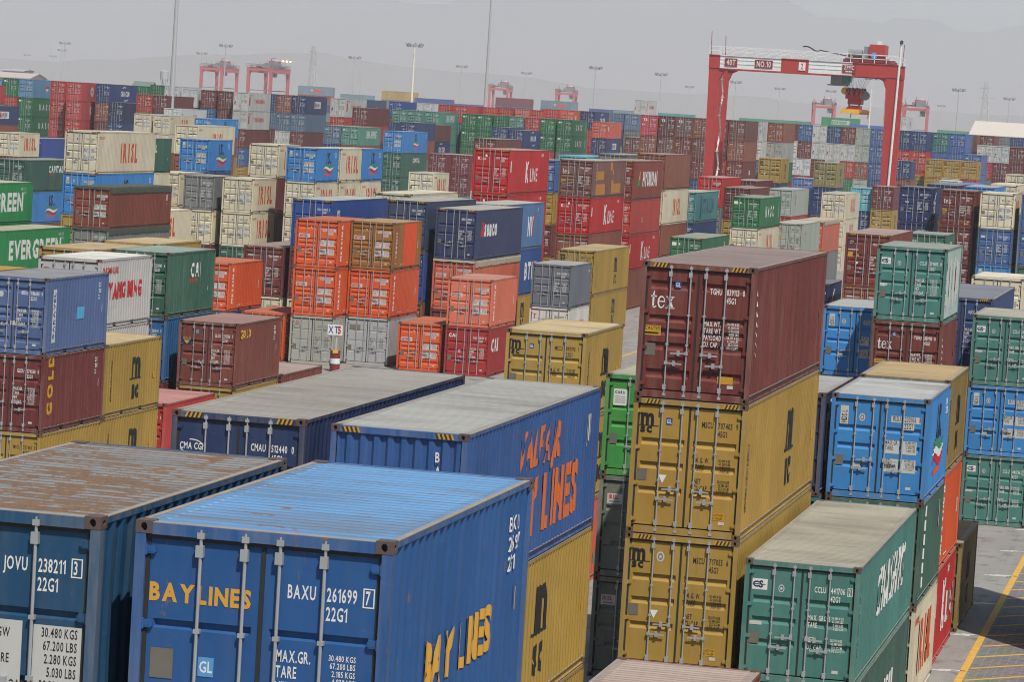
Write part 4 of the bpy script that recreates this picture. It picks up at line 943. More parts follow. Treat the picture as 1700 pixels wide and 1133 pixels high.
('mar', -71.38, 466, 8.7, 1, 1, 2, 0, 0, 'plain maroon container, beside a maroon one'),
('blub', -53.23, 258.99, 7.785, 0, 0, 1, 0, 0, 'mid blue container with scuffed doors, stacked on a mustard yellow one'),
('ym', -41.11, 117.21, 2.595, 0, 0, 0, 0, 0, 'pale grey container with red side lettering, beside a steel blue one'),
('msc', -53.23, 258.99, 5.19, 0, 0, 1, 0, 0, 'mustard yellow container with black logo, under a mid blue one'),
('bgr', -122.29, 445.57, 7.785, 1, 0, 2, 0, 0, 'blue grey container, beside a plain red one'),
('nvyb', -40.86, 342.89, 5.19, 0, 1, 2, 0, 0, 'plain navy container, under a olive one'),
('mark', -78.89, 466, 11.6, 1, 1, 2, 0, 0, 'dark maroon container with white initials on door'),
('brnk', -76.43, 466, 11.6, 1, 1, 2, 0, 0, 'greyish brown container with white door initials'),
('irsu', -135.77, 429.0, 7.785, 1, 0, 2, 0, 0, 'sky blue container with white data panels, top, 16th stack of middle blocks'),
('nvyb', -45.19, 279.84, 2.9, 1, 0, 1, 0, 0, 'plain navy container, under a teal one'),
('cyn', -40.22, 371.75, 5.19, 0, 0, 2, 0, 0, 'turquoise container, stacked on a plain navy one'),
('mar', -53.23, 258.99, 2.595, 0, 0, 1, 0, 0, 'plain maroon container, under a mustard yellow one'),
('mars', -239.37, 1060, 14.5, 1, 1, 2, 0, 90, 'maroon container, beside a grey blue one'),
('msc', -41.79, 476.35, 8.09, 0, 0, 2, 0, 0, 'mustard yellow container with black logo, beside a mustard yellow one'),
('msc', -39.32, 476.93, 8.09, 0, 0, 2, 0, 0, 'mustard yellow container with black logo, top, 6th stack of block before the far wall'),
('mar', -73.93, 466, 5.8, 1, 1, 2, 0, 0, 'plain maroon container, beside a plain maroon one'),
('nvyb', -48.07, 492, 11.6, 1, 1, 2, 0, 0, 'plain navy container, beside a mid blue one'),
('ym', -116.13, 650, 14.5, 1, 1, 2, 0, 0, 'pale grey container with red side lettering'),
('nvyd', -21.8, 242.2, 5.19, 0, 0, 1, 0, 0, 'deep navy container with white bars on side, under a deep navy one'),
('teal', -43.15, 500, 11.6, 1, 1, 2, 0, 0, 'blue green container, beside a plain navy one'),
('irisl', -38.39, 331.08, 2.595, 1, 0, 2, 0, 0, 'cream container with orange-red side lettering, beside a mustard yellow one'),
('redo', -177.57, 486, 8.395, 1, 1, 2, 0, 0, 'plain red container, 2nd from top, 4th stack of far wall'),
('nvyc', -103.81, 534, 11.6, 1, 1, 2, 0, 0, 'navy container with white arc logo on side, beside a coral orange one'),
('grys', -312.19, 1080, 14.5, 1, 1, 2, 0, 90, 'grey blue container with orange side label, beside a tan yellow one'),
('mar', -158.43, 502, 11.295, 1, 1, 2, 0, 0, 'plain maroon container, top, 13th stack of far wall'),
('irisl', -68.07, 248.68, 5.19, 0, 0, 1, 0, 0, 'cream container with orange-red side lettering, beside a cream one'),
('redo', -45.62, 492, 8.7, 1, 1, 2, 0, 0, 'plain red container, beside a plain navy one'),
('mscs', -285.65, 1090, 14.5, 1, 1, 2, 0, 90, 'tan yellow container, beside a blue one'),
('grys', -228.51, 1080, 14.5, 1, 1, 2, 0, 90, 'grey blue container with orange side label, beside a maroon one'),
('evgs', -132.48, 1060, 14.5, 1, 1, 2, 0, 90, 'green container with pale name panel'),
('brno', -81.49, 466, 8.7, 1, 1, 2, 0, 0, 'rusty brown container with pale door bands, under a rose red one'),
('redo', -177.57, 486, 5.495, 1, 1, 2, 0, 0, 'plain red container, 3rd from top, 4th stack of far wall'),
('mar', -72.78, 247.65, 5.19, 0, 0, 1, 0, 0, 'plain maroon container, under a cream one'),
('redo', -177.57, 486, 11.295, 1, 1, 2, 0, 0, 'plain red container, stacked on a plain red one'),
('msc', -18.62, 96.62, 2.595, 0, 0, 0, 0, 0, 'mustard yellow container with black logo, under a ochre yellow one'),
('gry', -36.53, 299.32, 0, 1, 1, 2, 0, 0, 'mid grey container with faint door marks, under a faded orange one'),
('whr', -148.1, 453.01, 8.7, 1, 0, 2, 0, 0, 'white container with yellow door label, beside a plain maroon one'),
('irisl', -67.99, 254.86, 5.19, 0, 0, 1, 0, 0, 'cream container with orange-red side lettering, 2nd from top, 26th stack of middle blocks'),
('marf', -76.43, 466, 8.7, 1, 1, 2, 0, 0, 'maroon container with yellow door sign and blue emblem, under a greyish brown one'),
('redo', -71.38, 466, 5.8, 1, 1, 2, 0, 0, 'plain red container, under a plain maroon one'),
('redc', -18.62, 96.62, 0, 0, 0, 0, 0, 0, 'scuffed orange-red container with grey patches'),
('mar', -155.64, 502, 11.295, 1, 1, 2, 0, 0, 'plain maroon container, beside a pale grey one'),
('whr', -35.15, 515, 10.38, 1, 0, 2, 0, 0, 'white container with yellow door label, stacked on a plain maroon one'),
('redo', -173.84, 483, 5.495, 1, 1, 2, 0, 0, 'plain red container, under a crimson one'),
('capi', -72.66, 240.82, 0, 0, 0, 1, 0, 0, 'dark green container with white initials on its side, under a cream one'),
('redo', -122.09, 521, 11.295, 1, 1, 2, 0, 0, 'plain red container, top, 30th stack of far wall'),
('mart', -78.89, 466, 8.7, 1, 1, 2, 0, 0, 'maroon container with small white door lettering, under a dark maroon one'),
('irsu', -15.7, 239.23, 2.595, 0, 0, 1, 0, 0, 'sky blue container with white data panels, under a mid blue one'),
('bgr', -148.98, 512, 8.395, 1, 1, 2, 0, 0, 'blue grey container, under a rusty brown one'),
('brno', -148.98, 512, 11.295, 1, 1, 2, 0, 0, 'rusty brown container with pale door bands, stacked on a blue grey one'),
('uasc', -117.11, 517, 10.38, 1, 0, 2, 0, 0, 'green container with spaced white letters, beside a plain navy one'),
('uasc', -106.81, 517, 10.38, 1, 0, 2, 0, 0, 'green container with spaced white letters, top, 37th stack of far wall'),
('redo', -158.11, 470, 10.38, 1, 0, 2, 0, 0, 'plain red container, beside a plain maroon one'),
('mart', -121.14, 494.05, 8.395, 1, 0, 2, 0, 0, 'maroon container with small white door lettering, stacked on a navy one'),
('bgr', -104.77, 579, 11.6, 1, 1, 2, 0, 0, 'blue grey container, beside a rose red one'),
('mar', -35.15, 515, 7.785, 1, 0, 2, 0, 0, 'plain maroon container, under a white one'),
('brno', -170.22, 486, 8.395, 1, 1, 2, 0, 0, 'rusty brown container with pale door bands, under a navy one'),
('mar', -18.58, 240.07, 2.595, 0, 0, 1, 0, 0, 'plain maroon container, beside a sky blue one'),
('uasc', -187.27, 491, 11.295, 1, 1, 2, 0, 0, 'green container with spaced white letters, beside a pale blue one'),
('brno', -72.78, 247.65, 2.595, 0, 0, 1, 0, 0, 'rusty brown container with pale door bands, under a plain maroon one'),
('uasc', -106.81, 517, 7.785, 1, 0, 2, 0, 0, 'green container with spaced white letters, 2nd from top, 37th stack of far wall'),
('blub', -59.68, 565, 5.8, 1, 1, 2, 0, 0, 'mid blue container with scuffed doors, 3rd from top, 58th stack of far wall'),
('ym', -67.06, 565, 8.7, 1, 1, 2, 0, 0, 'pale grey container with red side lettering, under a plain navy one'),
('oocl', -62.14, 565, 11.6, 1, 1, 2, 0, 0, 'light grey green container with red initials, stacked on a light grey green one'),
('blub', -59.68, 565, 8.7, 1, 1, 2, 0, 0, 'mid blue container with scuffed doors, 2nd from top, 58th stack of far wall'),
('irisl', -18.45, 283.8, 7.785, 1, 0, 1, 0, 0, 'cream container with orange-red side lettering, top, 10th stack of block on the right'),
('uasc', -119.6, 517, 10.38, 1, 0, 2, 0, 0, 'green container with spaced white letters, beside a sea green one'),
('ym', -69.52, 565, 11.6, 1, 1, 2, 0, 0, 'pale grey container with red side lettering, stacked on a white one'),
('mar', -64.59, 565, 11.6, 1, 1, 2, 0, 0, 'plain maroon container, stacked on a pale grey one'),
('oocl', -62.14, 565, 8.7, 1, 1, 2, 0, 0, 'light grey green container with red initials, under a light grey green one'),
('blub', -59.68, 565, 11.6, 1, 1, 2, 0, 0, 'mid blue container with scuffed doors, top, 58th stack of far wall'),
('whr', -71.97, 565, 5.8, 1, 1, 2, 0, 0, 'white container with yellow door label, under a plain maroon one'),
('whr', -69.52, 565, 8.7, 1, 1, 2, 0, 0, 'white container with yellow door label, under a pale grey one'),
('nvyb', -67.06, 565, 11.6, 1, 1, 2, 0, 0, 'plain navy container, stacked on a pale grey one'),
('mar', -71.97, 565, 8.7, 1, 1, 2, 0, 0, 'plain maroon container, under a mid blue one'),
('blub', -71.97, 565, 11.6, 1, 1, 2, 0, 0, 'mid blue container with scuffed doors, stacked on a plain maroon one'),
('ym', -64.59, 565, 8.7, 1, 1, 2, 0, 0, 'pale grey container with red side lettering, under a plain maroon one'),
('mar', -32.69, 515, 10.38, 1, 0, 2, 0, 0, 'plain maroon container, top, 69th stack of far wall'),
('irisl', -53.58, 184.4, 0, 1, 0, 1, 0, 0, 'cream container with orange-red side lettering, under a plain maroon one'),
('nvyb', -160.58, 464.63, 5.8, 1, 1, 2, 0, 0, 'plain navy container, under a navy one'),
('blu', -142.87, 560, 11.6, 1, 0, 2, 0, 0, 'blue container with striped header, beside a sea green one'),
('mart', -88.44, 492.0, 8.395, 1, 0, 2, 0, 0, 'maroon container with small white door lettering, beside a rusty brown one'),
('brno', -62.14, 565, 5.8, 1, 1, 2, 0, 0, 'rusty brown container with pale door bands, under a light grey green one'),
('bluw', -36.92, 483.13, 8.7, 1, 1, 2, 0, 0, 'blue container with orange side mark, beside a off-white one'),
('msc', -12.63, 55.36, 0, 1, 1, 0, 1, 0, 'mustard yellow container with black logo, beside a grey green one'),
('blub', -152.48, 500, 2.595, 1, 1, 2, 0, 0, 'mid blue container with scuffed doors, under a plain maroon one'),
('uasc', -119.6, 517, 7.785, 1, 0, 2, 0, 0, 'green container with spaced white letters, beside a maroon one'),
('nvyb', -109.36, 494.05, 8.7, 1, 0, 2, 0, 0, 'plain navy container, beside a green one'),
('whr', -69.39, 700, 14.5, 1, 1, 2, 0, 0, 'white container with yellow door label, beside a plain navy one'),
('whr', -161.54, 502, 11.295, 1, 1, 2, 0, 0, 'white container with yellow door label, top, 12th stack of far wall'),
('mar', -50.75, 184.2, 2.595, 1, 1, 1, 0, 0, 'plain maroon container, under a royal blue one'),
('mar', -48.19, 336.05, 5.8, 1, 0, 2, 0, 0, 'plain maroon container, top, 52nd stack of middle blocks'),
('irsu', -18.83, 262.49, 7.785, 1, 0, 1, 0, 0, 'sky blue container with white data panels, top, 7th stack of block on the right'),
('irisl', -68.26, 242.5, 2.595, 0, 0, 1, 0, 0, 'cream container with orange-red side lettering, beside a plain maroon one'),
('nvyb', -40.22, 371.75, 2.595, 0, 0, 2, 0, 0, 'plain navy container, under a turquoise one'),
('whr', -168.82, 515, 11.6, 1, 1, 2, 0, 0, 'white container with yellow door label, top, 10th stack of far wall'),
('gry', -50.1, 272.71, 8.395, 1, 0, 1, 0, 0, 'mid grey container with faint door marks'),
('nvyb', -21.64, 261.84, 7.785, 1, 0, 1, 0, 0, 'plain navy container, beside a sky blue one'),
('redo', -109.33, 517, 10.38, 1, 0, 2, 0, 0, 'plain red container, beside a sea green one'),
('cclt', -125.53, 504.83, 10.38, 1, 0, 2, 0, 0, 'sea green container with white side lettering, beside a plain navy one'),
('wht', -37.62, 515, 10.38, 1, 0, 2, 0, 0, 'off-white container with red side emblem'),
('irisl', -80.31, 231.75, 5.19, 1, 0, 1, 0, 0, 'cream container with orange-red side lettering, 2nd from top, 9th stack of middle blocks'),
('blub', -12.84, 240.13, 5.19, 0, 0, 1, 0, 0, 'mid blue container with scuffed doors'),
('blul', -47.24, 374.69, 5.8, 0, 0, 2, 0, 0, 'pale violet blue container with white emblem'),
('nvys', -251.56, 1000, 12.975, 1, 0, 2, 0, 90, 'blue container, beside a tan yellow one'),
('mar', -41.46, 568, 11.6, 1, 1, 2, 0, 0, 'plain maroon container, beside a blue one'),
('brno', -45.17, 184.2, 0, 1, 1, 1, 0, 0, 'rusty brown container with pale door bands, under a blue one'),
('orgs', -106.27, 529.31, 11.6, 1, 1, 2, 0, 0, 'coral orange container with small white emblem'),
('whr', -148.98, 512, 5.495, 1, 1, 2, 0, 0, 'white container with yellow door label, under a blue grey one'),
('cclt', -127.99, 504.83, 10.38, 1, 0, 2, 0, 0, 'sea green container with white side lettering, beside a blue one'),
('cclt', -111.88, 517, 10.38, 1, 0, 2, 0, 0, 'sea green container with white side lettering, beside a plain red one'),
('nvyc', -121.14, 494.05, 5.8, 1, 0, 2, 0, 0, 'navy container with white arc logo on side, under a maroon one'),
('whr', -70.91, 498, 11.6, 1, 1, 2, 0, 0, 'white container with yellow door label, beside a rusty brown one'),
('redo', -134.47, 492, 8.395, 1, 1, 2, 0, 0, 'plain red container, beside a blue grey one'),
('irisl', -20.99, 340.26, 8.09, 0, 0, 2, 0, 0, 'cream container with orange-red side lettering, top, 11th stack of block on the right'),
('irisl', -38.39, 331.08, 0, 1, 0, 2, 0, 0, 'cream container with orange-red side lettering, 3rd from top, 56th stack of middle blocks'),
('redo', -48.07, 492, 8.7, 1, 1, 2, 0, 0, 'plain red container, beside a mid blue one'),
('redo', -64.59, 565, 5.8, 1, 1, 2, 0, 0, 'plain red container, beside a rusty brown one'),
('blub', -57.23, 565, 11.6, 1, 1, 2, 0, 0, 'mid blue container with scuffed doors, beside a plain red one'),
('whr', -137.92, 560, 11.6, 1, 0, 2, 0, 0, 'white container with yellow door label, beside a sea green one'),
('blub', -57.23, 565, 8.7, 1, 1, 2, 0, 0, 'mid blue container with scuffed doors, beside a light grey green one'),
('nvyl', -136.99, 514, 11.295, 1, 1, 2, 0, 0, 'blue grey container with red and white side label'),
('blub', -57.23, 565, 5.8, 1, 1, 2, 0, 0, 'mid blue container with scuffed doors, 3rd from top, 59th stack of far wall')]
